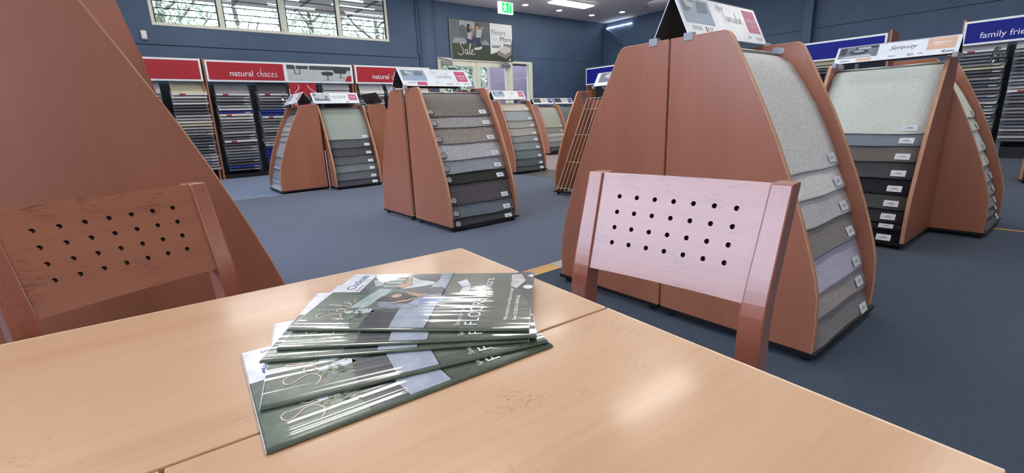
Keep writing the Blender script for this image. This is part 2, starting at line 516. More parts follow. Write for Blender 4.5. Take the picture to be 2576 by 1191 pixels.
# left wall (plane Y=YW) of precast panels, with joints, window and door openings
WX0, WX1, WZ0, WZ1 = 0.74, 5.56, 2.985, 3.99
DX0, DX1, DZ1 = 6.9, 10.30, 2.68
GZ = 2.63
wl = G()
T0, T1 = YW, YW + 0.16
def wl_box(x0, x1, z0, z1): wl.box((x0, T0, z0), (x1, T1, z1))
wl_box(XL, 6.36, 0.0, GZ - 0.008)
wl_box(XL, WX0, GZ + 0.008, ZC)
wl_box(WX1, 6.36, GZ + 0.008, ZC)
wl_box(WX0, WX1, GZ + 0.008, WZ0)
wl_box(WX0, WX1, WZ1, ZC)
wl_box(6.39, DX0, 0.0, ZC)
wl_box(DX0, DX1, DZ1, ZC)
wl_box(DX1, XW, 0.0, 2.795)
wl_box(DX1, XW, 2.803, ZC)
wlo = wl.build('wall_left', M['wall']); struct(wlo, 'blue-grey precast wall with high louvre windows and glass doors')
G().box((XL, T0 + 0.02, 0), (WX0 - 0.3, T1 + 0.02, ZC)).box((WX0 - 0.3, T0 + 0.02, 0), (6.6, T1 + 0.02, WZ0 - 0.2)).box((WX1 + 0.3, T0 + 0.02, WZ0 - 0.2), (6.6, T1 + 0.02, ZC)).box((DX1 + 0.3, T0 + 0.02, 2.6), (XW, T1 + 0.02, 3.0)).build('joint', M['joint'], wlo)
# half round pier beside the joint
pr = G()
pol = [(6.44, YW)]
for i in range(13):
    t = PI * i / 12
    pol.append((6.665 - 0.225 * math.cos(t), YW - 0.10 * math.sin(t)))
pol.append((6.89, YW))
pr.prism(pol, 0.0, ZC, 'z')
struct(pr.build('wall_left_pier', M['wall'], smooth=False), 'rounded blue-grey wall pier beside the doors')
# right wall (plane X=XW)
wr = G()
wr.box((XW, YB, 0), (XW + 0.16, YW + 0.16, 2.862)).box((XW, YB, 2.874), (XW + 0.16, YW + 0.16, ZC))
wro = wr.build('wall_right', M['wall']); struct(wro, 'dark blue-grey side wall with steel columns')
G().box((XW + 0.02, YB, 2.8), (XW + 0.17, YW, 2.95)).build('joint', M['joint'], wro)
for yy in (5.12, -0.9):
    c = G().box((XW - 0.2, yy - 0.1, 0), (XW - 0.185, yy + 0.1, ZC)).box((XW - 0.19, yy - 0.006, 0), (XW, yy + 0.006, ZC)).box((XW - 0.015, yy - 0.1, 0), (XW + 0.0, yy + 0.1, ZC))
    c.build('steel_column', M['wall'], wro)
G().hexa([(XW - 0.1, 11.7, 3.78), (XW, 11.7, 3.78), (XW, 9.3, 2.36), (XW - 0.1, 9.3, 2.36), (XW - 0.1, 11.7, 3.95), (XW, 11.7, 3.95), (XW, 9.3, 2.53), (XW - 0.1, 9.3, 2.53)]).build('diagonal_brace', M['wall'], wro)
# back and street side walls (behind the camera)
bw = G().box((XL, YB - 0.16, 0), (BX0, YB, ZC)).box((BX1, YB - 0.16, 0), (XW, YB, ZC)).box((BX0, YB - 0.16, 0), (BX1, YB, BZ0)).box((BX0, YB - 0.16, BZ1), (BX1, YB, ZC))
struct(bw.build('wall_back', M['wall']), 'blue-grey wall behind the table')
sw = G()
sw.box((XL - 0.16, YB, 0), (XL, GY0, ZC)).box((XL - 0.16, GY1, 0), (XL, YW + 0.16, ZC)).box((XL - 0.16, GY0, GZ1), (XL, GY1, ZC)).box((XL - 0.16, GY0, 0), (XL, GY1, GZ0))
struct(sw.build('wall_street', M['wall']), 'street side wall with wide high glazing')
sf = G()
NB = 4
for i in range(NB + 1):
    yy = GY0 + i * (GY1 - GY0) / NB
    sf.box((XL - 0.1, yy - 0.03, GZ0), (XL - 0.03, yy + 0.03, GZ1))
sf.box((XL - 0.095, GY0, GZ0), (XL - 0.035, GY1, GZ0 + 0.05)).box((XL - 0.095, GY0, GZ1 - 0.05), (XL - 0.035, GY1, GZ1))
sfo = sf.build('window_3', M['frame']); struct(sfo, 'high street side glazing frame')
for i in range(NB):
    yy = GY0 + i * (GY1 - GY0) / NB
    G().box((XL - 0.07, yy + 0.03, GZ0 + 0.04), (XL - 0.064, yy + (GY1 - GY0) / NB - 0.03, GZ1 - 0.04)).build('pane', M['glass'], sfo)
bf = G().box((BX0, YB - 0.1, BZ0), (BX1, YB - 0.03, BZ0 + 0.06)).box((BX0, YB - 0.1, BZ1 - 0.06), (BX1, YB - 0.03, BZ1)).box((BX0, YB - 0.1, BZ0), (BX0 + 0.06, YB - 0.03, BZ1)).box((BX1 - 0.06, YB - 0.1, BZ0), (BX1, YB - 0.03, BZ1)).box(((BX0 + BX1) / 2 - 0.03, YB - 0.1, BZ0), ((BX0 + BX1) / 2 + 0.03, YB - 0.03, BZ1))
bfo = bf.build('window_4', M['frame']); struct(bfo, 'window in the wall behind the table')
for a_, b_ in ((BX0 + 0.05, (BX0 + BX1) / 2 - 0.02), ((BX0 + BX1) / 2 + 0.02, BX1 - 0.05)):
    G().box((a_, YB - 0.07, BZ0 + 0.05), (b_, YB - 0.064, BZ1 - 0.05)).build('pane', M['glass'], bfo)

# high louvre windows: two frames side by side, two bays each
def louvre_window(name, x0, x1, label):
    g = G()
    w = 0.055
    ya, yb = YW - 0.012, YW + 0.09
    g.box((x0 + w, ya, WZ0), (x1 - w, yb, WZ0 + w)).box((x0 + w, ya, WZ1 - w), (x1 - w, yb, WZ1)).box((x0, ya, WZ0), (x0 + w, yb, WZ1)).box((x1 - w, ya, WZ0), (x1, yb, WZ1))
    xm = (x0 + x1) / 2
    g.box((xm - 0.045, ya - 0.004, WZ0 + w - 0.02), (xm + 0.045, yb - 0.01, WZ1 - w + 0.02))
    o = g.build(name, M['frame']); struct(o, label)
    for a, b in ((x0 + w, xm - 0.045), (xm + 0.045, x1 - w)):
        G().box((a, YW + 0.01, WZ0 + w), (a + 0.022, YW + 0.05, WZ1 - w)).box((b - 0.022, YW + 0.01, WZ0 + w), (b, YW + 0.05, WZ1 - w)).build('louvre_channel', M['black'], o)
        nb = 7
        for i in range(nb):
            z = WZ0 + w + (i + 0.0) * (WZ1 - WZ0 - 2 * w) / nb
            h = (WZ1 - WZ0 - 2 * w) / nb
            bl = G().hexa([(a + 0.02, YW + 0.052, z), (b - 0.02, YW + 0.052, z), (b - 0.02, YW + 0.058, z), (a + 0.02, YW + 0.058, z),
                           (a + 0.02, YW + 0.022, z + h + 0.012), (b - 0.02, YW + 0.022, z + h + 0.012), (b - 0.02, YW + 0.028, z + h + 0.012), (a + 0.02, YW + 0.028, z + h + 0.012)]).build('louvre_blade', M['glass'], o)
            G().box((a + 0.02, YW + 0.018, z + h + 0.002), (b - 0.02, YW + 0.03, z + h + 0.018)).build('edge', M['shelfdark'], bl)
louvre_window('window_1', WX0, 3.10, 'cream framed high louvre window nearest the white sensor')
louvre_window('window_2', 3.12, WX1, 'cream framed high louvre window nearest the doors')

# glass doors
g = G()
fw_ = 0.07
ya, yb = YW - 0.03, YW + 0.1
g.box((DX0, ya, 0), (DX0 + 0.09, yb, DZ1)).box((DX1 - 0.14, ya, 0), (DX1, yb, DZ1)).box((DX0 + 0.09, ya, DZ1 - 0.06), (DX1 - 0.14, yb, DZ1)).box((9.36, ya, 0), (9.5, yb, DZ1 - 0.06))
df = g.build('door_1', M['frame']); struct(df, 'cream framed glass double door with fixed side light')
for a, b in ((7.0, 8.19), (8.21, 9.35)):
    d = G().box((a, YW + 0.0, 0.01), (a + 0.1, YW + 0.06, DZ1 - 0.07)).box((b - 0.1, YW, 0.01), (b, YW + 0.06, DZ1 - 0.07)).box((a + 0.1, YW, DZ1 - 0.20), (b - 0.1, YW + 0.06, DZ1 - 0.07)).box((a + 0.1, YW, 0.01), (b - 0.1, YW + 0.06, 0.25)).build('door_leaf', M['frame'], df)
    G().box((a + 0.09, YW + 0.025, 0.24), (b - 0.09, YW + 0.032, DZ1 - 0.19)).build('pane', M['glass'], d)
    xx = a + 0.12 if a < 8 else b - 0.2
    G().box((xx - 0.12, YW - 0.12, DZ1 - 0.2), (xx + 0.2, YW - 0.03, DZ1 - 0.1)).tube([(xx + 0.15, YW - 0.1, DZ1 - 0.09), (xx - 0.1, YW - 0.16, DZ1 - 0.05), (xx - 0.2, YW - 0.04, DZ1 - 0.03)], 0.014).build('door_closer', M['metal'], d, bevel=0.008)
    G().tube([(b - 0.05 if a < 8 else a + 0.05, YW - 0.05, 0.9), (b - 0.05 if a < 8 else a + 0.05, YW - 0.05, 1.25)], 0.014).build('handle', M['metal'], d)
G().box((9.5, YW + 0.02, 0.05), (DX1 - 0.14, YW + 0.028, DZ1 - 0.06)).build('pane', M['glass'], df)

# outside: lilac porch, soffit, trees
struct(G().box((XL - 14, YW + 0.3, -0.2), (XW + 10, 40, -0.02)).build('ground_outside', M['ground']), 'paving outside')
lil = G().box((9.72, 13.2, 0), (13.2, 13.35, 4.2)).box((13.05, YW + 0.2, 0), (13.2, 13.2, 4.2))
lo_ = lil.build('wall_porch', M['lilac']); struct(lo_, 'lilac porch wall outside the glass doors')
G().box((10.35, 13.17, 0), (10.85, 13.21, 1.95)).build('recess', M['lilacdark'], lo_)
G().box((10.28, 13.16, 1.95), (10.92, 13.22, 2.02)).box((10.26, 13.16, 0), (10.35, 13.22, 2.02)).build('recess_frame', M['lilac'], lo_)
G().box((11.6, 13.16, 0), (11.66, 13.2, 3.2)).build('downpipe', M['lilacdark'], lo_)
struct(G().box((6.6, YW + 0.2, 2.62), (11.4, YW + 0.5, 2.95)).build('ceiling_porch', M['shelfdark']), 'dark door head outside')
sof = struct(G().box((-3.3, YW + 0.25, 4.12), (9.0, 14.75, 4.2)).build('ceiling_soffit', M['soffit']), 'verandah soffit outside the high windows')
for i in range(9):
    G().box((-3.3 + i * 1.5, YW + 0.3, 4.08), (-3.27 + i * 1.5, 14.7, 4.125)).build('batten', M['shelfdark'], sof)
for j, yy in enumerate((12.7, 13.4, 14.1)):
    for i in range(4):
        xx = 0.2 + i * 2.0 + j * 0.6
        tt = thing('soffit_light', 'bare fluorescent tube light under the verandah soffit outside', 'light', (xx, yy, 4.12), 0, 'verandah soffit tubes')
        G().box((0, -0.03, -0.03), (1.2, 0.03, 0)).build('batten', M['white'], tt)
        G().tube([(0.02, 0, -0.05), (1.18, 0, -0.05)], 0.018).build('tube', M['tube'], tt)

def tree(x, y, h, r, label, mat_, seed, n_=2600):
    rr = random.Random(seed)
    t = thing('tree', label, 'tree', (x, y, -0.02), 0, 'trees outside the windows')
    g = G().tube([(0, 0, 0), (0.1, 0.05, h * 0.4), (-0.05, 0, h * 0.8)], [0.16, 0.12, 0.05])
    for k in range(9):
        a = rr.uniform(0, 2 * PI); z0 = rr.uniform(0.3, 0.7) * h
        g.tube([(0, 0, z0), (math.cos(a) * r * 0.5, math.sin(a) * r * 0.5, z0 + 0.5), (math.cos(a) * r * 0.9, math.sin(a) * r * 0.9, z0 + 1.1)], [0.05, 0.035, 0.012], 6)
    g.build('trunk', M['bark'], t, fixn=False)
    f = G()
    for k in range(n_):
        cz = rr.uniform(0.22, 1.0); a = rr.uniform(0, 2 * PI)
        rad = r * math.sqrt(rr.random()) * math.sqrt(max(0.05, 1 - (cz - 0.55) ** 2 / 0.28))
        p = Vector((math.cos(a) * rad, math.sin(a) * rad, cz * h))
        e1 = Vector((rr.gauss(0, 1), rr.gauss(0, 1), rr.gauss(0, 1))).normalized(); e2 = e1.orthogonal().normalized()
        L = rr.uniform(0.05, 0.11); w = L * 0.35
        f.add([p - e1 * L, p + e2 * w, p + e1 * L, p - e2 * w], [(0, 1, 2, 3)])
    o = f.build('foliage', mat_, t, fixn=False)
    o['kind'] = 'stuff'
TR = [(1.3, 16.9, 6.4, 1.35, 'leafy green tree outside the high window above the sensor', 'leaf'), (3.3, 17.6, 6.0, 1.2, 'thin pale tree outside the second pane of the high windows', 'leafpale'),
      (5.4, 17.2, 6.2, 1.25, 'green tree outside the third pane of the high windows', 'leaf'), (7.6, 17.0, 6.4, 1.5, 'dense tree outside the high window nearest the doors', 'leaf'),
      (10.3, 16.4, 4.2, 1.3, 'bushy tree seen through the left glass door', 'leaf'), (12.3, 16.8, 4.4, 1.3, 'pale bushy tree seen through the middle glass door', 'leafpale')]
for i, (x, y, h, r, lb, mm) in enumerate(TR):
    tree(x, y, h, r, lb, M[mm], 20 + i, (5600 if i < 4 else 10000) if i != 1 else 3000)

# ================================================================== CEILING LIGHTS
k = 0
for xi, xx in enumerate((-1.6, 1.6, 4.7, 7.6, 10.4)):
    for yi, yy in enumerate((-5.0, -2.4, 0.3, 3.1, 5.5, 7.8, 10.1)):  # two rear rows are added to brighten faces turned toward the back wall
        if yi < 2 and xi == 2: continue
        vis = (xi == 4 and yi == 6)
        t = thing('ceiling_light', 'lit rectangular ceiling light near the far corner downlights' if vis else 'lit rectangular ceiling light panel above the showroom', 'ceiling light', (xx, yy, ZC), 0, None if vis else 'ceiling lights out of view')
        G().box((-0.74, -0.21, -0.035), (0.74, -0.195, 0)).box((-0.74, 0.195, -0.035), (0.74, 0.21, 0)).box((-0.74, -0.195, -0.035), (-0.725, 0.195, 0)).box((0.725, -0.195, -0.035), (0.74, 0.195, 0)).build('frame', M['white'], t)
        G().box((-0.72, -0.19, -0.06), (0.72, 0.19, -0.004)).build('diffuser', M['lamp'], t)
for i, (xx, yy, lb) in enumerate([(9.42, 10.95, 'round downlight beside the green exit sign'), (10.79, 10.99, 'round downlight before the far corner, second from exit sign'), (12.22, 10.98, 'round downlight nearest the far ceiling corner'), (12.74, 10.19, 'round downlight nearest the right wall')]):
    t = thing('downlight', lb, 'downlight', (xx, yy, ZC), 0, 'ceiling downlights')
    rg = G(); K = 20
    for k2 in range(K):
        a0, a1 = 2 * PI * k2 / K, 2 * PI * (k2 + 1) / K
        rg.add([(math.cos(a) * r_, math.sin(a) * r_, z) for a in (a0, a1) for r_, z in ((0.075, -0.004), (0.1, -0.012), (0.1, 0))], [(0, 1, 4, 3), (1, 2, 5, 4)])
    rg.build('rim', M['white'], t)
    G().disc((0, 0, -0.004), 0.076, (0, 0, 1), 0.006, 20).build('lens', M['spot'], t)
# exit sign hanging
t = thing('exit_sign', 'green and white illuminated exit sign hanging from the ceiling', 'exit sign', (8.42, 10.6, ZC), 0)
G().box((-0.24, -0.03, -0.40), (0.24, 0.03, -0.11)).build('housing', M['exitwhite'], t, bevel=0.008)
G().tube([(-0.15, 0, -0.11), (-0.15, 0, 0)], 0.008).tube([(0.15, 0, -0.11), (0.15, 0, 0)], 0.008).build('hanger', M['metal'], t)
F = Frame((0, -0.031, -0.255), (1, 0, 0), (0, 0, 1))
F.put('green_panel', rect2d(-0.14, -0.115, 0.215, 0.125), M['exitgreen'], t)
run = merge(ell2d(0.0, 0.085, 0.022, 0.024), poly2d([(-0.02, 0.055), (0.03, 0.06), (0.015, -0.02), (-0.03, -0.01)]), poly2d([(-0.03, -0.01), (0.015, -0.02), (0.06, -0.06), (0.05, -0.075), (0.0, -0.04)]),
            poly2d([(-0.03, -0.01), (0.0, -0.02), (-0.02, -0.065), (-0.07, -0.095), (-0.075, -0.08), (-0.04, -0.055)]), poly2d([(-0.02, 0.055), (-0.06, 0.03), (-0.07, 0.0), (-0.055, 0.0), (-0.03, 0.03)]), poly2d([(0.03, 0.06), (0.065, 0.03), (0.09, 0.045), (0.06, 0.015)]))
F.put('running_figure', shift(run, -0.03, 0.0), M['exitwhite'], t, 0.0015)
F.put('doorway', merge(rect2d(0.1, -0.1, 0.115, 0.1), rect2d(0.1, 0.085, 0.19, 0.1), rect2d(0.18, -0.1, 0.19, 0.1)), M['exitwhite'], t, 0.0015)
# glowing strips standing in for a daylight gap, ceiling fitting, wall sensor
for i, (y0, y1) in enumerate(((11.2, 11.6), (10.85, 11.15), (10.55, 10.8))):
    tag(G().box((XW - 0.05, y0, 3.9), (XW - 0.01, y1, 3.925)).build('light_strip', M['slot']), ['thin white lit strip on right wall nearest the corner', 'thin white lit strip on right wall, middle piece', 'thin white lit strip on right wall farthest from corner'][i], 'light strip', 'lit strips on the right wall')
t = thing('ceiling_fitting', 'white ceiling fitting with thin hanging wire above tall stand sign', 'ceiling fitting', (12.75, 8.75, ZC), 0)
G().tube([(0, 0, 0), (0, 0, -0.06), (0, 0, -0.1)], [0.42, 0.4, 0.25], 20).build('dome', M['white'], t)
G().tube([(-0.3, 0.25, -0.05), (-0.45, 0.4, -0.25), (-0.5, 0.55, -0.38)], 0.012, 6).build('wire', M['metal'], t)
t = thing('motion_sensor', 'small white motion sensor on wall below the high window', 'sensor', (0.58, YW, 2.79), 0)
G().box((-0.045, -0.06, -0.08), (0.045, 0, 0.08)).build('body', M['white'], t, bevel=0.012)
G().box((-0.03, -0.072, -0.06), (0.03, -0.058, 0.015)).build('lens', M['signwhite'], t, bevel=0.006)
t = thing('conduit', 'thin blue-grey conduit running up the wall beside the pier', 'conduit', (6.36, YW - 0.02, 2.72), 0)
G().tube([(0, 0, 0), (0, 0, 1.35)], 0.016).build('pipe', M['wall'], t)
G().box((-0.03, -0.015, 0.0), (0.03, 0.02, 0.05)).build('bracket', M['wall'], t)

# ================================================================== CARPET DISPLAY STANDS
PROF = [(0.05, 0.690), (0.16, 0.692), (0.28, 0.685), (0.36, 0.668), (0.449, 0.642), (0.56, 0.606), (0.659, 0.570), (0.76, 0.530), (0.868, 0.485), (0.98, 0.434), (1.08, 0.384), (1.17, 0.338), (1.245, 0.298), (1.285, 0.277), (1.303, 0.262), (1.312, 0.245)]
TCP = [(0.02, 0.692), (0.15, 0.660), (0.25, 0.636), (0.39, 0.598), (0.5, 0.560), (0.65, 0.512), (0.79, 0.458), (0.92, 0.402), (1.05, 0.338), (1.17, 0.262), (1.215, 0.228), (1.25, 0.195)]
def interp(tab, z):
    if z <= tab[0][0]: return tab[0][1]
    for (a, b), (c, d) in zip(tab, tab[1:]):
        if z <= c: return b + (d - b) * (z - a) / (c - a)
    return tab[-1][1]
tcar = lambda z: interp(TCP, z)
PT = 0.022

def stand(label, loc, rz, w, group='carpet display stands', wire=False, hooks=True, zs=1.0):
    t = thing('carpet_display_stand', label, 'display stand', loc, rz, group)
    poly = [(0.0, 0.05)] + [(-a, 0.05 + (z - 0.05) * zs) for z, a in PROF] + [(0.0, 0.05 + 1.262 * zs)]
    for x0 in (0.0, w - PT):
        sp_ = G().prism(poly, x0, x0 + PT, 'x', 0, 1).build('side_panel', [M['panel'], M['panel_edge']], t)
        eb = G()
        for xe in (x0 + 0.001, x0 + PT - 0.001):
            eb.tube([(xe, p_[0], p_[1]) for p_ in poly[1:]], 0.0024, 6)
        eb.build('edge_band', M['panel_edge'], sp_, fixn=False)  # pale edge banding beads, with the rim highlight in their colour
    G().box((PT, -0.03, 0.06), (w - PT, -0.012, 1.2)).build('back_board', M['panel'], t)
    g = G().box((-0.006, -0.705, 0.032), (w + 0.006, -0.66, 0.05)).box((-0.006, -0.04, 0.032), (w + 0.006, 0.0, 0.05)).box((-0.006, -0.66, 0.032), (0.04, -0.04, 0.05)).box((w - 0.04, -0.66, 0.032), (w + 0.006, -0.04, 0.05))
    g.build('base_frame', M['black'], t)
    for cx_ in (0.035, w - 0.035):
        for cy_ in (-0.66, -0.05):
            c = G().disc((cx_, cy_, 0.024), 0.024, (1, 0.3, 0), 0.022, 12).build('castor', M['rubber'], t, smooth=False)
            G().box((cx_ - 0.016, cy_ - 0.016, 0.026), (cx_ + 0.016, cy_ + 0.016, 0.034)).build('fork', M['metal'], c)
    if not wire:
        G().tube([(PT, -0.15, 1.265), (w - PT, -0.15, 1.265)], 0.01, 8).build('top_rail', M['metal'], t, smooth=True)
    if hooks:
        for xx in (PT, w - PT - 0.004):
            pl = [(-0.13, 1.18), (-0.17, 1.18), (-0.172, 1.22), (-0.195, 1.225), (-0.195, 1.245), (-0.165, 1.24), (-0.16, 1.262), (-0.188, 1.27), (-0.188, 1.29), (-0.15, 1.3), (-0.13, 1.3)]
            G().prism(pl, xx, xx + 0.004, 'x').build('hook_bracket', M['metal'], t)
    if wire:
        g = G()
        A = lambda z: -(0.10 + 0.585 * (1.22 - z) / 1.16)
        for i in range(11):
            xx = PT + 0.01 + i * (w - 2 * PT - 0.02) / 10
            g.tube([(xx, A(1.22), 1.22), (xx, A(0.06), 0.06)], 0.004 if i not in (0, 10) else 0.008, 6)
        grid = g.build('wire_grid', M['wire'], t)
        for z in (1.22, 1.08, 0.755, 0.415, 0.09):
            G().tube([(PT, A(z) - 0.006, z), (w - PT, A(z) - 0.006, z)], 0.004, 6).build('cross_wire', M['wire'], grid)
        G().box((PT, A(1.22) - 0.012, 0.06), (PT + 0.006, A(1.22) + 0.012, 1.26)).build('slotted_strip', M['metal'], t)
    return t
M['wire'] = plain('cream_wire', (214, 206, 182), 0.4, metal=0.2)

def samples(loc, rz, w, zb, cols, names, where, group, style='cut', swirl=False, sticker=True, first_top=1.262, sx=(0.0, 0.0), ztop_flat=True):
    x0, x1 = PT + 0.004 + sx[0], w - PT - 0.004 - sx[1]
    prev = None
    Mx = Matrix.Translation(loc) @ Matrix.Rotation(rz, 4, 'Z')
    for i, (z1, c, nm) in enumerate(zip(zb, cols, names)):
        pts = []
        if i == 0:
            pts += [(-0.05, first_top - 0.03), (-0.09, first_top - 0.004), (-0.135, first_top), (-0.168, first_top - 0.008), (-tcar(1.215), 1.215)]
            ztop = 1.215
        else:
            ztop = min(prev + 0.05, 1.2)
            pts.append((-(tcar(ztop) - 0.016), ztop))
        zs = [ztop - (ztop - z1) * q / 5 for q in range(1, 6)]
        for q, z in enumerate(zs):
            pts.append((-(tcar(z) + (-0.008 if i else 0.0) + (0.020 if i else 0.012) * ((q + 1) / 5.0) ** 1.5), z))
        rw = rnd.uniform(-0.004, 0.004)
        th = 0.011
        g = G()
        n_ = len(pts)
        rows = []
        rc = 0.022
        # add a row just above the bottom for the rounded corners
        pa, pb = pts[-2], pts[-1]
        L = math.hypot(pb[0] - pa[0], pb[1] - pa[1])
        ext = [(p, 0.0) for p in pts[:-1]]
        for fr, ins in ((rc, 0.0), (rc * 0.3, rc * 0.3), (0.0, rc)):
            tt = max(0.0, 1 - fr / L)
            ext.append(((pa[0] + (pb[0] - pa[0]) * tt, pa[1] + (pb[1] - pa[1]) * tt), ins))
        if i == 0:
            ext = [(p, ins + (0.03 if q < 2 else 0.016 if q == 2 else 0.006 if q == 3 else 0.0)) for q, (p, ins) in enumerate(ext)]
        vs = []
        NX = 6
        for q, ((y, z), ins) in enumerate(ext):
            a = ext[max(q - 1, 0)][0]; b = ext[min(q + 1, len(ext) - 1)][0]
            dy, dz = b[0] - a[0], b[1] - a[1]
            l_ = math.hypot(dy, dz) or 1
            ny, nz = dz / l_, -dy / l_      # outward (toward -y)
            if ny > 0: ny, nz = -ny, -nz
            for s_ in (0, 1):
                for k_ in range(NX + 1):
                    xx = x0 + ins + (x1 - x0 - 2 * ins) * k_ / NX
                    wob = 0.0025 * math.sin(k_ * 1.7 + i * 2.1) * (1 if q > 2 else 0)
                    vs.append((xx, y + ny * (0 if s_ else -th) - wob, z + nz * (0 if s_ else -th) + (0.003 * math.sin(k_ * 1.1 + i) if q >= len(ext) - 3 else 0)))
        R_ = NX + 1
        fs = []
        for q in range(len(ext) - 1):
            for k_ in range(NX):
                o0 = q * 2 * R_ + k_; o1 = (q + 1) * 2 * R_ + k_
                fs.append((o0 + R_, o0 + R_ + 1, o1 + R_ + 1, o1 + R_))
                fs.append((o0, o1, o1 + 1, o0 + 1))
            fs.append((q * 2 * R_, q * 2 * R_ + R_, (q + 1) * 2 * R_ + R_, (q + 1) * 2 * R_))
            a_ = q * 2 * R_ + NX; b_ = (q + 1) * 2 * R_ + NX
            fs.append((a_, b_, b_ + R_, a_ + R_))
        q = len(ext) - 1
        for k_ in range(NX):
            o0 = q * 2 * R_ + k_
            fs.append((o0, o0 + R_, o0 + R_ + 1, o0 + 1))
            fs.append((k_, k_ + 1, k_ + 1 + R_, k_ + R_))
        g.add(vs, fs)
        o = g.build('carpet_sample', carpet(c, style))
        for p in o.data.polygons:
            p.use_smooth = True
        o.matrix_world = Mx
        tag(o, '%s carpet sample, %s on %s' % (nm, ORD[i + 1] + (' from top' if i else ''), where), 'carpet sample', group)
        # sticker frame near the lower right corner
        (ya, za), (yb_, zb_) = pts[-2], pts[-1]
        d = Vector((0, ya - yb_, za - zb_)).normalized()
        base = Vector((0, yb_, zb_))
        room = min(1.0, (prev - z1) / 0.075) if prev else 1.0
        if sticker:
            sw_, sh = 0.085, 0.044 * max(0.6, room)
            fr = Frame(Vector((x1 - 0.05 - sw_, 0, 0)) + base + d * (0.018 * room), (1, 0, 0), d)
            st = fr.put('label_sticker', rect2d(0, 0, sw_, sh), M['stick'], o, 0.006)
            fr.put('print', merge(rect2d(0.018, sh * 0.35, 0.066, sh * 0.45), rect2d(0.03, sh * 0.52, 0.06, sh * 0.64)), M['inkgrey'], st, 0.0066)
        if swirl:
            fr = Frame(Vector((x0 + 0.052, 0, 0)) + base + d * 0.048, (1, 0, 0), d)
            st = fr.put('round_tag', ell2d(0, 0, 0.034, 0.034, 22), M['black'], o, 0.006)
            fr.put('spiral', ribbon(spiral(2.6, 0.028), 0.0042, 1.0, sub=2), M['white'], st, 0.0068, 'white spiral mark on round tag')
        prev = z1

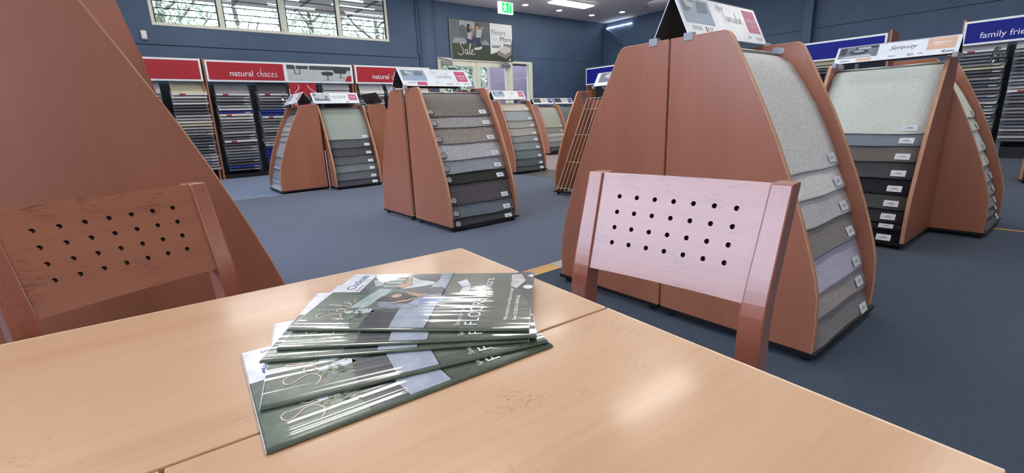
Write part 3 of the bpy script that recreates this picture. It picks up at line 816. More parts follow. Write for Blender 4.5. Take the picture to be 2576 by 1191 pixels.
def tent(label, loc, rz, L, hb, h=0.17, kind='temuka', price='$103', back=True, clips=(0.06,)):
    # sloping header: bottom edge on z=0 at y=-hb, apex at y=0
    t = thing('header_sign', label, 'sign', loc, rz, 'header signs on the display stands')
    sl = math.hypot(hb, h)
    def face(sgn, nm):
        d = Vector((0, hb * sgn, h)) / sl
        nrm = Vector((0, -h * sgn, hb)) / sl
        p0 = Vector((0, -hb * sgn, 0)); p1 = Vector((0, 0, h))
        th = 0.004
        a = [p0 - nrm * th, p0 + Vector((L, 0, 0)) - nrm * th, p0 + Vector((L, 0, 0)), p0]
        b = [p1 - nrm * th, p1 + Vector((L, 0, 0)) - nrm * th, p1 + Vector((L, 0, 0)), p1]
        g = G(); g.add([tuple(v_) for v_ in a + b], [(0, 1, 5, 4)], 1)
        g.add([tuple(v_) for v_ in a + b], [(3, 2, 1, 0), (4, 5, 6, 7), (1, 2, 6, 5), (2, 3, 7, 6), (3, 0, 4, 7)], 0)
        o = g.build(nm, [M['signwhite'], M['inner']], t, fixn=False)
        return o, Frame(p0 if sgn > 0 else p0 + Vector((L, 0, 0)), (sgn, 0, 0), d)
    fo, F_ = face(1, 'front_face')
    def lines(x, y, w_, hh): return rect2d(x, y, x + w_, y + hh)
    H_ = sl
    if kind in ('temuka', 'plain_red'):
        F_.put('photo', rect2d(0.03 * L, 0.3 * H_, 0.36 * L, 0.92 * H_), M['photoblue'], fo)
        F_.put('photo_shapes', merge(poly2d([(0.04 * L, 0.9 * H_), (0.2 * L, 0.85 * H_), (0.12 * L, 0.62 * H_), (0.05 * L, 0.55 * H_)]), poly2d([(0.22 * L, 0.86 * H_), (0.33 * L, 0.86 * H_), (0.32 * L, 0.6 * H_), (0.2 * L, 0.58 * H_)])), M['photomid'], fo, 0.0012)
        F_.put('photo_light', merge(poly2d([(0.08 * L, 0.86 * H_), (0.18 * L, 0.8 * H_), (0.15 * L, 0.66 * H_), (0.09 * L, 0.7 * H_)])), M['photolight'], fo, 0.0018)
        pk = 'pink' if kind == 'temuka' else 'pinkdull'
        F_.put('logo_block', rect2d(0.80 * L, 0.28 * H_, 0.965 * L, 0.9 * H_), M[pk], fo)
        F_.put('logo_text', shift(text2d('natural', 0.034, align='CENTER', bold=0.01), 0.882 * L, 0.58 * H_), M['white'], fo, 0.0012)
        F_.put('logo_script', ribbon(choices_strokes(), 0.0018, 0.026, 0.026, 0.845 * L, 0.44 * H_), M['white'], fo, 0.0012)
        if kind == 'temuka':
            F_.put('script_name', ribbon(TEMUKA, 0.0021, 0.072, 0.072, 0.49 * L, 0.48 * H_), M['inkmid'], fo, 0.0012, 'handwritten style collection name')
            F_.put('swirl', ribbon(spiral(2.5, 0.022), 0.0022, 1, ox=0.475 * L, oy=0.8 * H_, sub=2), M['inkgrey'], fo, 0.0012)
        else:
            F_.put('script_name', ribbon(TEMUKA, 0.0022, 0.03, 0.03, 0.55 * L, 0.6 * H_), M['ink'], fo, 0.0012)
        F_.put('price', shift(text2d(price, 0.034), 0.62 * L if price == '$103' else 0.22 * L, 0.06 * H_ if price != '$117' else 0.13 * H_), M['ink'], fo)
        F_.put('small_print', merge(lines(0.08 * L, 0.14 * H_, 0.1 * L, 0.02), lines(0.46 * L, 0.16 * H_, 0.05 * L, 0.01), lines(0.76 * L, 0.12 * H_, 0.04 * L, 0.012), lines(0.87 * L, 0.1 * H_, 0.09 * L, 0.016)), M['photolight'], fo)
        if price == '$103':
            F_.put('sale_tag', rect2d(0.2 * L, 0.04 * H_, 0.335 * L, 0.24 * H_), M['pink'], fo)
    elif kind == 'illoura':
        F_.put('photo', rect2d(0.03 * L, 0.22 * H_, 0.38 * L, 0.93 * H_), M['photolight'], fo)
        F_.put('photo_shapes', merge(rect2d(0.03 * L, 0.68 * H_, 0.09 * L, 0.9 * H_), poly2d([(0.05 * L, 0.24 * H_), (0.37 * L, 0.24 * H_), (0.33 * L, 0.5 * H_), (0.2 * L, 0.4 * H_), (0.07 * L, 0.52 * H_)]), ell2d(0.3 * L, 0.6 * H_, 0.03 * L, 0.1 * H_)), M['photomid'], fo, 0.0012)
        F_.put('name', ribbon(ILLOURA, 0.005, 0.085 * L, 0.3 * H_, 0.44 * L, 0.5 * H_, 4), M['ink'], fo, 0.0012)
        F_.put('logo_block', rect2d(0.78 * L, 0.28 * H_, 0.965 * L, 0.85 * H_), M['pinkdull'], fo)
        F_.put('logo_text', shift(text2d('natural', 0.034, align='CENTER', bold=0.01), 0.87 * L, 0.55 * H_), M['white'], fo, 0.0012)
        F_.put('price', shift(text2d(price, 0.034), 0.7 * L, 0.06 * H_), M['ink'], fo)
    elif kind == 'serenity':
        F_.put('photo', rect2d(0.02 * L, 0.28 * H_, 0.37 * L, 0.95 * H_), M['photomid'], fo)
        F_.put('photo_dark', merge(rect2d(0.03 * L, 0.5 * H_, 0.09 * L, 0.92 * H_), rect2d(0.17 * L, 0.78 * H_, 0.36 * L, 0.93 * H_), ell2d(0.2 * L, 0.62 * H_, 0.085 * L, 0.15 * H_)), M['photodark'], fo, 0.0012)
        F_.put('photo_light', merge(poly2d([(0.03 * L, 0.3 * H_), (0.33 * L, 0.3 * H_), (0.3 * L, 0.42 * H_), (0.1 * L, 0.4 * H_)]), ell2d(0.2 * L, 0.66 * H_, 0.05 * L, 0.05 * H_), rect2d(0.19 * L, 0.76 * H_, 0.3 * L, 0.88 * H_)), M['photolight'], fo, 0.0018)
        F_.put('script_name', shift(text2d('Serenity', 0.046, shear=0.5), 0.46 * L, 0.52 * H_), M['ink'], fo)
        F_.put('price', shift(text2d('$83', 0.024, bold=0.008), 0.62 * L, 0.1 * H_), M['ink'], fo)
        F_.put('logo_block', rect2d(0.76 * L, 0.3 * H_, 0.97 * L, 0.93 * H_), M['peach'], fo)
        F_.put('logo_text', merge(rect2d(0.8 * L, 0.64 * H_, 0.93 * L, 0.69 * H_), rect2d(0.81 * L, 0.54 * H_, 0.9 * L, 0.57 * H_)), M['white'], fo, 0.0012)
        F_.put('sale_tag', rect2d(0.2 * L, 0.05 * H_, 0.33 * L, 0.22 * H_), M['peach'], fo)
        F_.put('small_print', merge(lines(0.05 * L, 0.09 * H_, 0.09 * L, 0.008), lines(0.47 * L, 0.14 * H_, 0.06 * L, 0.006), lines(0.7 * L, 0.14 * H_, 0.04 * L, 0.006)), M['inkgrey'], fo)
        F_.put('maker_mark', merge(lines(0.88 * L, 0.08 * H_, 0.025 * L, 0.02), lines(0.91 * L, 0.1 * H_, 0.06 * L, 0.01)), M['inkgrey'], fo, 0.0012)
    elif kind == 'bluelogo':
        F_.put('photo', rect2d(0.04 * L, 0.25 * H_, 0.4 * L, 0.92 * H_), M['photodark'], fo)
        F_.put('photo_light', rect2d(0.43 * L, 0.4 * H_, 0.72 * L, 0.85 * H_), M['photolight'], fo)
        F_.put('logo_block', rect2d(0.76 * L, 0.25 * H_, 0.95 * L, 0.9 * H_), M['blue'], fo)
        F_.put('small_print', merge(rect2d(0.79 * L, 0.62 * H_, 0.92 * L, 0.7 * H_), rect2d(0.8 * L, 0.45 * H_, 0.9 * L, 0.5 * H_)), M['signwhite'], fo, 0.0012)
    elif kind == 'greyphoto':
        F_.put('photo', rect2d(0.08 * L, 0.25 * H_, 0.97 * L, 0.95 * H_), M['photomid'], fo)
        F_.put('photo_shapes', merge(ell2d(0.3 * L, 0.7 * H_, 0.1 * L, 0.18 * H_), rect2d(0.5 * L, 0.5 * H_, 0.6 * L, 0.9 * H_)), M['photolight'], fo, 0.0012)
        F_.put('price', shift(text2d('$83', 0.034), 0.3 * L, 0.05 * H_), M['ink'], fo)
    if back:
        face(-1, 'back_face')
    for xx in ((-0.004, 0.024), (L - 0.024, L + 0.004)):
        for sg in ((1, -1) if back else (1,)):
            G().box((xx[0], -hb * sg - 0.022, -0.028), (xx[1], -hb * sg + 0.022, 0.006)).build('clip', M['clip'], t, bevel=0.003)
    return t

GS = 'carpet samples on the stands'
# --- centre stand pair
stand('cherry wood carpet stand with white spiral tags in centre, front half', (2.15, 4.31, 0), 0, 0.78)
stand('cherry wood carpet stand backing the one with spiral tags', (2.93, 4.385, 0), PI, 0.78)
samples((2.15, 4.31, 0), 0, 0.78, [1.04, 0.937, 0.791, 0.642, 0.523, 0.426, 0.237, 0.119, 0.024],
        [(122, 117, 110), (158, 156, 154), (146, 138, 130), (176, 176, 180), (146, 152, 158), (54, 57, 50), (88, 84, 88), (104, 114, 124), (66, 66, 70)],
        ['taupe loop', 'pale grey loop', 'beige loop', 'silver loop', 'blue-grey loop', 'dark green', 'charcoal loop', 'steel grey loop', 'dark charcoal loop'],
        'the centre stand with spiral tags', GS, 'loop', swirl=True)
tent('white header sign with pink logo on the centre stand, priced 103', (2.10, 4.35, 1.335), 0, 0.78, 0.13)
# --- big stand on the right
stand('tall cherry wood carpet stand behind the pinkish chair, carpet side', (1.95, 1.285, 0), 0, 0.73)
stand('tall cherry wood carpet stand behind the pinkish chair, far half', (2.68, 1.297, 0), PI, 0.73)
samples((1.95, 1.285, 0), 0, 0.73, [0.726, 0.619, 0.506, 0.389, 0.25, 0.156, 0.03],
        [(208, 208, 204), (218, 216, 212), (192, 188, 187), (134, 128, 125), (182, 178, 194), (156, 148, 144), (128, 122, 122)],
        ['long cream ribbed', 'off-white ribbed', 'pale grey ribbed', 'taupe ribbed', 'lilac grey ribbed', 'mushroom ribbed', 'dark taupe ribbed'],
        'the big stand behind the pinkish chair', GS, 'rib')
tent('large white header sign priced 117 on the big stand behind the chair', (1.95, 1.29, 1.322), 0, 0.74, 0.088, 0.185, price='$117')
# --- big stand on the left
stand('large cherry wood stand filling the left edge behind the chair', (-0.32, 1.60, 0), PI / 2, 0.71, zs=1.04)
samples((-0.32, 1.60, 0), PI / 2, 0.71, [0.7, 0.5, 0.3, 0.06], [(150, 146, 140), (120, 118, 116), (100, 98, 98), (80, 80, 84)], ['pale grey', 'mid grey', 'dark grey', 'charcoal'], 'the large stand at the left edge', GS)
t = thing('tall_display_stand', 'taller dull brown display panel rising behind the large left stand', 'display stand', (0, 2.42, 0), 0)
tp = [(-0.75, 0.06), (0.10, 0.06), (0.135, 0.5), (0.14, 0.9), (0.128, 1.1), (0.112, 1.2), (0.10, 1.285), (0.085, 1.345), (0.055, 1.49), (0.0, 1.66), (-0.1, 1.86), (-0.24, 2.0), (-0.75, 2.0)]
for y0 in (0.0, 0.7):
    G().prism(tp, y0, y0 + 0.022, 'y', 0, 1).build('side_panel', [M['panel'], M['panel']], t)
G().box((-0.75, 0.022, 0.06), (-0.73, 0.7, 1.98)).build('back_board', M['panel'], t)
G().box((-0.75, 0.0, 0.0), (0.10, 0.722, 0.06)).build('base_frame', M['black'], t)
# --- illoura island
stand('orange-lit cherry stand facing the red wall shelving, side panel to camera', (2.37, 8.5, 0), -PI / 2, 0.75)
samples((2.37, 8.5, 0), -PI / 2, 0.75, [1.204, 1.087, 1.019, 0.932, 0.863, 0.776, 0.541, 0.423, 0.363, 0.215, 0.150, 0.05],
        [(78, 84, 90), (138, 128, 128), (150, 142, 142), (160, 154, 154), (150, 142, 140), (146, 138, 140), (154, 154, 162), (134, 128, 130), (154, 160, 176), (124, 130, 142), (150, 158, 172), (172, 178, 190)],
        ['dark slate', 'warm grey', 'pale warm grey', 'light grey', 'stone grey', 'dull grey', 'cool grey', 'brownish grey', 'pale blue-grey', 'slate grey', 'blue-grey', 'whitish grey'], 'the side facing the red shelving', GS, sticker=False)
stand('cherry wood stand under the Illoura sign', (2.42, 8.2, 0), 0, 0.76)
samples((2.42, 8.2, 0), 0, 0.76, [0.768, 0.638, 0.509, 0.378, 0.26, 0.135, 0.04],
        [(152, 161, 150), (88, 91, 91), (77, 77, 80), (92, 94, 94), (114, 120, 118), (98, 101, 105), (72, 72, 77)],
        ['long sage grey', 'dark grey', 'charcoal', 'mid dark grey', 'sage grey', 'slate', 'near black'], 'the stand under the Illoura sign', GS)
stand('cherry wood stand hidden behind the centre stand, notch at its top', (3.2, 7.76, 0), PI / 2, 0.75)
tent('white Illoura header sign with dusty pink logo', (2.37, 8.03, 1.345), 0, 0.75, 0.10, 0.17, kind='illoura', price='$60')
tent('grey photo header sign facing the red shelving beside Illoura sign', (2.18, 8.45, 1.345), -PI / 2, 0.72, 0.12, 0.165, kind='plain_red', price='$60')
tent('dark backed header sign right of the Illoura sign', (3.36, 7.78, 1.345), PI / 2, 0.72, 0.11, 0.165, kind='plain_red', price='$60', back=False)
t = thing('white_rod', 'thin white rod standing in the gap beside the Illoura stand', 'rod', (2.392, 7.73, 0), 0)
G().tube([(0, 0, 0), (0.004, 0.03, 0.62)], 0.006, 8).build('rod', M['signwhite'], t)
G().disc((0, 0, 0.004), 0.012, (0, 0, 1), 0.008).build('foot', M['rubber'], t)
# --- red logo stand behind
stand('cherry wood stand with beige to teal grey carpets behind centre stand', (5.36, 7.33, 0), 0, 0.77)
samples((5.36, 7.33, 0), 0, 0.77, [1.133, 0.953, 0.823, 0.683, 0.562, 0.423, 0.265, 0.134, 0.045],
        [(194, 184, 170), (154, 159, 159), (153, 153, 146), (163, 161, 153), (138, 143, 141), (127, 138, 141), (107, 119, 122), (90, 94, 97), (71, 79, 81)],
        ['beige', 'light grey', 'stone', 'oatmeal', 'sage grey', 'teal grey', 'dark teal grey', 'charcoal grey', 'dark slate'], 'the stand behind the centre one', GS)
tent('white header sign with red logo block in front of glass doors', (5.32, 7.23, 1.345), 0, 0.77, 0.10, 0.165, kind='plain_red', price='$75')
# --- two distant stands with blue logos
stand('distant cherry stand with pale green carpet before the blue wall', (8.72, 10.02, 0), 0, 0.76)
samples((8.72, 10.02, 0), 0, 0.76, [0.716, 0.581, 0.473, 0.342, 0.209, 0.098], [(162, 168, 153), (132, 134, 130), (168, 173, 168), (153, 158, 153), (128, 131, 131), (76, 79, 83)],
        ['long pale green', 'dull grey', 'pale sage', 'light sage grey', 'mid grey', 'dark slate'], 'the distant stand with blue logo sign', GS)
tent('distant white header sign with blue logo, nearest the doors', (8.68, 9.95, 1.345), 0, 0.74, 0.10, 0.16, kind='bluelogo')
stand('farthest cherry stand beside the blue wall corner', (9.50, 10.02, 0), 0, 0.76)
samples((9.50, 10.02, 0), 0, 0.76, [0.8, 0.6, 0.4, 0.2, 0.05], [(110, 116, 116), (90, 92, 94), (80, 82, 84), (74, 76, 80), (66, 68, 72)], ['grey green', 'dark grey', 'slate', 'dark slate', 'charcoal'], 'the farthest stand by the corner', GS)
tent('distant white header sign with blue logo, nearest the corner', (9.46, 9.95, 1.345), 0, 0.74, 0.10, 0.16, kind='bluelogo')
# --- wire rack stand
stand('cherry wood stand with cream wire rack left of the big stand', (4.98, 4.49, 0), -PI / 2, 0.74, wire=True)
tent('grey photo header sign above the wire rack', (4.92, 4.30, 1.36), -PI / 2, 0.72, 0.10, 0.165, kind='greyphoto')
# --- serenity island
stand('cherry wood stand with cream to black carpets under Serenity sign', (4.745, 1.50, 0), -PI / 2, 0.73)
samples((4.745, 1.50, 0), -PI / 2, 0.73, [0.789, 0.705, 0.596, 0.482, 0.377, 0.275, 0.184, 0.132, 0.04],
        [(208, 215, 203), (128, 137, 146), (112, 108, 102), (77, 77, 80), (41, 44, 51), (83, 83, 81), (56, 56, 58), (41, 41, 44), (23, 23, 27)],
        ['long cream', 'blue-grey', 'taupe', 'dark grey', 'navy black', 'mid charcoal', 'charcoal', 'dark charcoal', 'black'], 'the stand under the Serenity sign', GS)
tent('white Serenity header sign with peach logo block', (4.41, 1.425, 1.308), -PI / 2, 0.71, 0.07, 0.12, kind='serenity')
stand('cherry wood stand right of Serenity stand, pale carpets seen edge on', (4.765, 1.155, 0), 0, 0.745)
samples((4.765, 1.155, 0), 0, 0.745, [0.87, 0.768, 0.605, 0.49, 0.369, 0.267, 0.176, 0.12, 0.04],
        [(216, 223, 206), (202, 210, 194), (196, 202, 208), (192, 197, 190), (148, 151, 153), (132, 140, 137), (117, 124, 122), (86, 93, 96), (71, 76, 83)],
        ['long ivory', 'ivory', 'pale blue-grey', 'pale sage', 'mid grey', 'sage grey', 'dull green grey', 'slate', 'dark slate'], 'the stand right of the Serenity stand', GS)
stand('cherry wood stand at the right frame edge before blue shelving', (9.0, 0.60, 0), -PI / 2, 0.75)

# ================================================================== WALL SHELVING
board_cols = {'white': (206, 206, 204), 'pale': (170, 170, 172), 'grey': (132, 134, 138), 'dark': (88, 90, 96), 'blue': (40, 56, 140), 'cream': (196, 190, 160), 'slate': (110, 116, 128)}
for k_, c in board_cols.items():
    M['b_' + k_] = carpet(c, 'cut', 'board_' + k_)
_bm = {}
def board_mesh(w, th, deg):
    key = (round(w, 3), th, deg)
    if key not in _bm:
        g = G()
        a = math.radians(deg); L = 0.33 if deg < 45 else 0.26
        c, s_ = math.cos(a), math.sin(a)
        # front edge at y=0; slopes up and back (+y)
        g.prism([(0.0, 0.0), (0.0, th), (0.004, th + 0.003), (L * c, L * s_ + th), (L * c, L * s_)], 0, w, 'x')
        g2 = g.build('tmp', M['b_grey'])
        me = g2.data
        bpy.data.objects.remove(g2)
        _bm[key] = me
    return _bm[key]
def board(loc, rz, w, mname, label, group, head=False, top=False):
    th = 0.034 if head else 0.021
    me = board_mesh(w, th, 60 if top else 24).copy()
    me.materials.clear(); me.materials.append(M['b_' + mname])
    o = bpy.data.objects.new('sample_board', me)
    COL.objects.link(o)
    o.location = loc; o.rotation_euler = (rnd.uniform(-0.02, 0.02), rnd.uniform(-0.006, 0.006), rz + rnd.uniform(-0.008, 0.008))
    tag(o, label, 'sample board', group)
    if head:
        F_ = Frame((0, 0, 0), (1, 0, 0), (0, 0, 1))
        F_.put('red_label', rect2d(0.12, 0.004, 0.22, 0.03), M['red'], o, 0.002)
        F_.put('white_strip', merge(rect2d(0.0, 0.002, 0.12, 0.032), rect2d(0.22, 0.002, w, 0.032)), M['stick'], o, 0.0015)
    elif rnd.random() < 0.4:
        F_ = Frame((0, 0, 0), (1, 0, 0), (0, 0, 1))
        F_.put('tag', rect2d(w - 0.13, 0.002, w - 0.03, 0.016), M['stick'], o, 0.0015)
    return o

YS = 11.25      # front of left shelving
def bay_left(x0, x1, label):
    t = thing('sample_shelving', label, 'shelving', (x0, YS, 0), 0, 'wall shelving bays')
    w = x1 - x0
    for xx in (0.0, w - 0.035):
        G().box((xx, 0.02, 0.0), (xx + 0.035, 0.48, 2.36)).build('upright', [M['panel']], t)
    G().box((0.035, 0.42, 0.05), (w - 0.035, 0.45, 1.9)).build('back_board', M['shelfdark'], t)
    G().box((0.035, 0.05, 0.0), (w - 0.035, 0.4, 0.09)).build('plinth', M['black'], t)
    n_ = 4
    for i in range(1, n_):
        xx = w * i / n_
        G().box((xx - 0.03, 0.10, 0.09), (xx - 0.015, 0.16, 1.86)).box((xx + 0.015, 0.10, 0.09), (xx + 0.03, 0.16, 1.86)).build('divider_post', M['slatepost'], t)
    return t
M['slatepost'] = plain('slate_post', (92, 106, 114), 0.5)
bay_left(-1.62, 1.345, 'cherry wood wall shelving bay under the plain red sign')
bay_left(1.375, 4.33, 'cherry wood wall shelving bay under natural choices sign and chair photo')
bay_left(4.36, 6.36, 'cherry wood wall shelving bay under the second natural choices sign')

def sign_box(name, label, loc, rz, w, z0, z1, paint, txt=None, photo=False, script=True, red_to=None):
    t = thing(name, label, 'sign', loc, rz, 'shelving header signs')
    G().box((0, 0, z0), (w, 0.05, z1)).build('frame', M['signwhite'], t, bevel=0.006)
    F_ = Frame((0, -0.001, z0), (1, 0, 0), (0, 0, 1))
    h = z1 - z0
    wr_ = red_to or w - 0.035
    if photo:
        wr_ = w * 0.487
        F_.put('photo', rect2d(w * 0.51, 0.035, w - 0.045, h - 0.04), M['photolight'], t, 0.001)
        F_.put('photo_dark', merge(rect2d(w * 0.51, h * 0.68, w * 0.56, h - 0.04), rect2d(w * 0.575, h * 0.7, w * 0.66, h * 0.86), rect2d(w * 0.67, h * 0.68, w - 0.05, h * 0.88)), M['photodark'], t, 0.002)
        ch = lambda cx_, cy_, s_: merge(poly2d([(cx_ - 0.14 * s_, cy_ + 0.02), (cx_ - 0.11 * s_, cy_ - 0.04), (cx_ + 0.1 * s_, cy_ - 0.045), (cx_ + 0.14 * s_, cy_ + 0.02), (cx_ + 0.06 * s_, cy_ + 0.04), (cx_ - 0.06 * s_, cy_ + 0.04)]), rect2d(cx_ - 0.01, cy_ - 0.13, cx_ + 0.01, cy_ - 0.04), poly2d([(cx_ - 0.1 * s_, cy_ - 0.15), (cx_, cy_ - 0.125), (cx_ + 0.1 * s_, cy_ - 0.15), (cx_, cy_ - 0.138)]))
        F_.put('photo_chair', merge(ch(w * 0.80, h * 0.5, 1.0), ch(w * 0.90, h * 0.62, 1.15), poly2d([(w * 0.845, h * 0.62), (w * 0.86, h * 0.86), (w * 0.9, h * 0.84), (w * 0.96, h * 0.74), (w * 0.95, h * 0.62)])), M['ink'], t, 0.003)
        F_.put('photo_table', merge(rect2d(w * 0.56, h * 0.46, w * 0.566, h * 0.86), rect2d(w * 0.596, h * 0.46, w * 0.602, h * 0.86), rect2d(w * 0.56, h * 0.44, w * 0.602, h * 0.47)), M['ink'], t, 0.003)
        F_.put('photo_cushion', poly2d([(w * 0.93, 0.04), (w - 0.05, 0.04), (w - 0.05, h * 0.42), (w * 0.95, h * 0.36)]), M['red'], t, 0.003)
    F_.put('colour_panel', rect2d(0.035, 0.035, wr_, h - 0.035), M[paint], t, 0.001)
    if txt == 'natural':
        xe = wr_ - 0.09
        F_.put('lettering', shift(text2d('natural', 0.155, bold=0.012), xe - 0.93, h * 0.28), M['white'], t, 0.002, 'white natural lettering')
        F_.put('script_lettering', ribbon(choices_strokes(), 0.010, 0.146, 0.17, xe - 0.43, h * 0.27), M['white'], t, 0.002, 'white handwritten choices lettering')
    elif txt:
        F_.put('lettering', shift(text2d(txt, 0.138), 0.22, h * 0.26), M['white'], t, 0.002, 'white lettering')
    return t
sign_box('shelving_sign', 'plain red shelving sign cut off by the large left stand', (-1.58, 11.2, 0), 0, 2.92, 1.925, 2.34, 'red')
sign_box('shelving_sign', 'red natural choices sign with photo of chairs', (1.405, 11.2, 0), 0, 2.91, 1.925, 2.33, 'red', 'natural', True)
sign_box('shelving_sign', 'bright red natural choices sign behind the centre stand sign', (4.375, 11.2, 0), 0, 1.96, 1.925, 2.335, 'red', 'natural', red_to=1.42)

def column(x0, w, z_top, n_, step, pattern, heads, where, y=YS, rz=0.0, plane='Y', gname='sample boards on the red signed shelving'):
    for i in range(n_):
        z = z_top - i * step
        mname = pattern(i)
        head = i in heads
        lb = '%s sample board, %s in %s' % ({'white': 'white', 'pale': 'pale grey', 'grey': 'grey', 'dark': 'dark', 'blue': 'royal blue', 'cream': 'cream', 'slate': 'slate grey'}[mname] + (' thick' if head else ''), ORD[i + 1] + (' from top' if i else ''), where)
        dx = rnd.uniform(-0.008, 0.008)
        loc = (x0 + dx, y + rnd.uniform(-0.008, 0.008), z) if plane == 'Y' else (y + rnd.uniform(-0.008, 0.008), x0 + dx, z)
        board(loc, rz, w, mname, lb, gname, head, i == 0)
def pat(seed, specials, base=('grey', 'dark', 'pale', 'slate', 'grey', 'dark')):
    rr = random.Random(seed)
    cache = [rr.choice(base) for _ in range(40)]
    return lambda i: specials.get(i, cache[i])
column(0.0, 0.62, 1.70, 26, 0.058, pat(1, {0: 'pale'}), (), 'the leftmost visible column by the left stand')
column(0.78, 0.58, 1.67, 26, 0.058, pat(2, {0: 'cream', 1: 'white', 3: 'white', 9: 'white', 10: 'cream', 11: 'pale'}), (0,), 'the column under the plain red sign')
column(1.51, 0.60, 1.665, 27, 0.058, pat(3, {0: 'grey', 5: 'white', 6: 'blue', 7: 'cream', 8: 'white', 9: 'pale', 16: 'pale', 25: 'blue', 26: 'dark'}), (0, 7, 16), 'the column below the word natural')
column(2.27, 0.58, 1.665, 26, 0.058, pat(4, {0: 'dark', 6: 'blue', 7: 'blue', 8: 'pale', 19: 'blue', 20: 'blue', 21: 'blue', 22: 'blue', 23: 'blue', 24: 'blue', 25: 'blue'}), (0, 8), 'the column left of the red poster')
column(3.62, 0.60, 1.78, 5, 0.058, pat(5, {0: 'pale', 1: 'white'}), (), 'the column behind the Illoura sign')
column(4.46, 0.60, 1.70, 7, 0.058, pat(6, {0: 'white', 1: 'white', 2: 'dark'}), (), 'the column under the second natural choices sign')
column(5.16, 0.60, 1.70, 6, 0.058, pat(8, {0: 'white', 1: 'pale'}), (), 'the column just left of the centre stand')
column(5.80, 0.5, 1.70, 6, 0.058, pat(9, {0: 'white', 1: 'pale'}), (), 'the column nearest the wall pier')
# red poster on the shelving
t = thing('poster', 'red poster with white hand-drawn lines among the sample boards', 'poster', (2.885, 11.2, 0), 0)
G().box((0, 0, 1.1), (0.56, 0.012, 1.915)).build('card', M['red'], t)
F = Frame((0, -0.001, 1.1), (1, 0, 0), (0, 0, 1))
F.put('white_lines', merge(ribbon([[(0.1, 0.62), (0.16, 0.67), (0.2, 0.72), (0.19, 0.78)], [(0.38, 0.77), (0.44, 0.69), (0.55, 0.62)], [(0.02, 0.54), (0.14, 0.56), (0.24, 0.58)], [(0.02, 0.51), (0.2, 0.535), (0.34, 0.535)], [(0.1, 0.49), (0.3, 0.488)], [(0.0, 0.1), (0.0, 0.7)]], 0.014)), M['white'], t, 0.001)
F.put('letter', shift(text2d('W', 0.12), 0.1, 0.27), M['white'], t, 0.001)

def crumple(name, loc, label, s_=0.09, seed=3):
    rr = random.Random(seed)
    bm = bmesh.new()
    bmesh.ops.create_icosphere(bm, subdivisions=2, radius=1.0)
    for v_ in bm.verts:
        v_.co *= rr.uniform(0.65, 1.2)
        v_.co.x *= s_; v_.co.y *= s_ * 0.6; v_.co.z *= s_ * 1.3
    me = bpy.data.meshes.new(name); bm.to_mesh(me); bm.free()
    me.materials.append(M['plastic'])
    o = bpy.data.objects.new(name, me); COL.objects.link(o); o.location = loc
    tag(o, label, 'plastic bag')
crumple('plastic_bag', (2.80, 11.14, 1.6), 'crumpled clear plastic bag hanging left of the red poster', 0.1, 3)

# right shelving with blue signs, facing -X
XS = 11.72
def bay_right(y0, y1, label):     # y0>y1 ; local x runs toward -Y
    t = thing('sample_shelving', label, 'shelving', (XS, y0, 0), -PI / 2, 'wall shelving bays')
    w = y0 - y1
    for xx in (0.0, w - 0.035):
        G().box((xx, 0.02, 0.0), (xx + 0.035, 0.48, 2.36)).build('upright', M['panel'], t)
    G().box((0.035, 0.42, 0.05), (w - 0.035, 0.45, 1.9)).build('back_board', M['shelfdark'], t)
    G().box((0.035, 0.05, 0.0), (w - 0.035, 0.4, 0.2)).build('plinth', M['black'], t)
    for i in range(1, 4):
        xx = w * i / 4
        G().box((xx - 0.03, 0.04, 0.09), (xx + 0.03, 0.12, 1.88)).build('divider_post', M['slatepost'], t)
bay_right(5.0, 2.93, 'wall shelving bay behind the Serenity stand')
bay_right(1.93, -1.0, 'wall shelving bay under the family friendly sign')
bay_right(10.75, 7.8, 'wall shelving bay by the far corner, mostly hidden')
sign_box('shelving_sign', 'plain blue shelving sign behind the Serenity sign', (XS - 0.05, 4.50, 0), -PI / 2, 1.52, 1.92, 2.31, 'blue')
sign_box('shelving_sign', 'blue family friendly sign at the right frame edge', (XS - 0.05, 1.90, 0), -PI / 2, 2.9, 1.92, 2.315, 'blue', 'family friendly')
sign_box('shelving_sign', 'small blue shelving sign near the far room corner', (XS - 0.05, 10.72, 0), -PI / 2, 2.9, 1.93, 2.43, 'blue')
GR = 'sample boards on the blue signed shelving'
column(1.92, 0.60, 1.80, 27, 0.058, pat(11, {0: 'pale', 5: 'cream', 7: 'dark'}), (0,), 'the column behind the right stand', XS, -PI / 2, 'X', GR)
column(1.22, 0.62, 1.80, 27, 0.058, pat(12, {0: 'white', 5: 'slate', 12: 'cream', 25: 'pale'}), (12,), 'the column at the right frame edge', XS, -PI / 2, 'X', GR)
column(4.4, 0.62, 1.84, 4, 0.058, pat(13, {0: 'cream'}), (), 'the column below the plain blue sign', XS, -PI / 2, 'X', GR)
crumple('plastic_bag', (XS - 0.1, 1.42, 1.72), 'crumpled clear plastic bag hanging on the blue signed shelving', 0.1, 5)

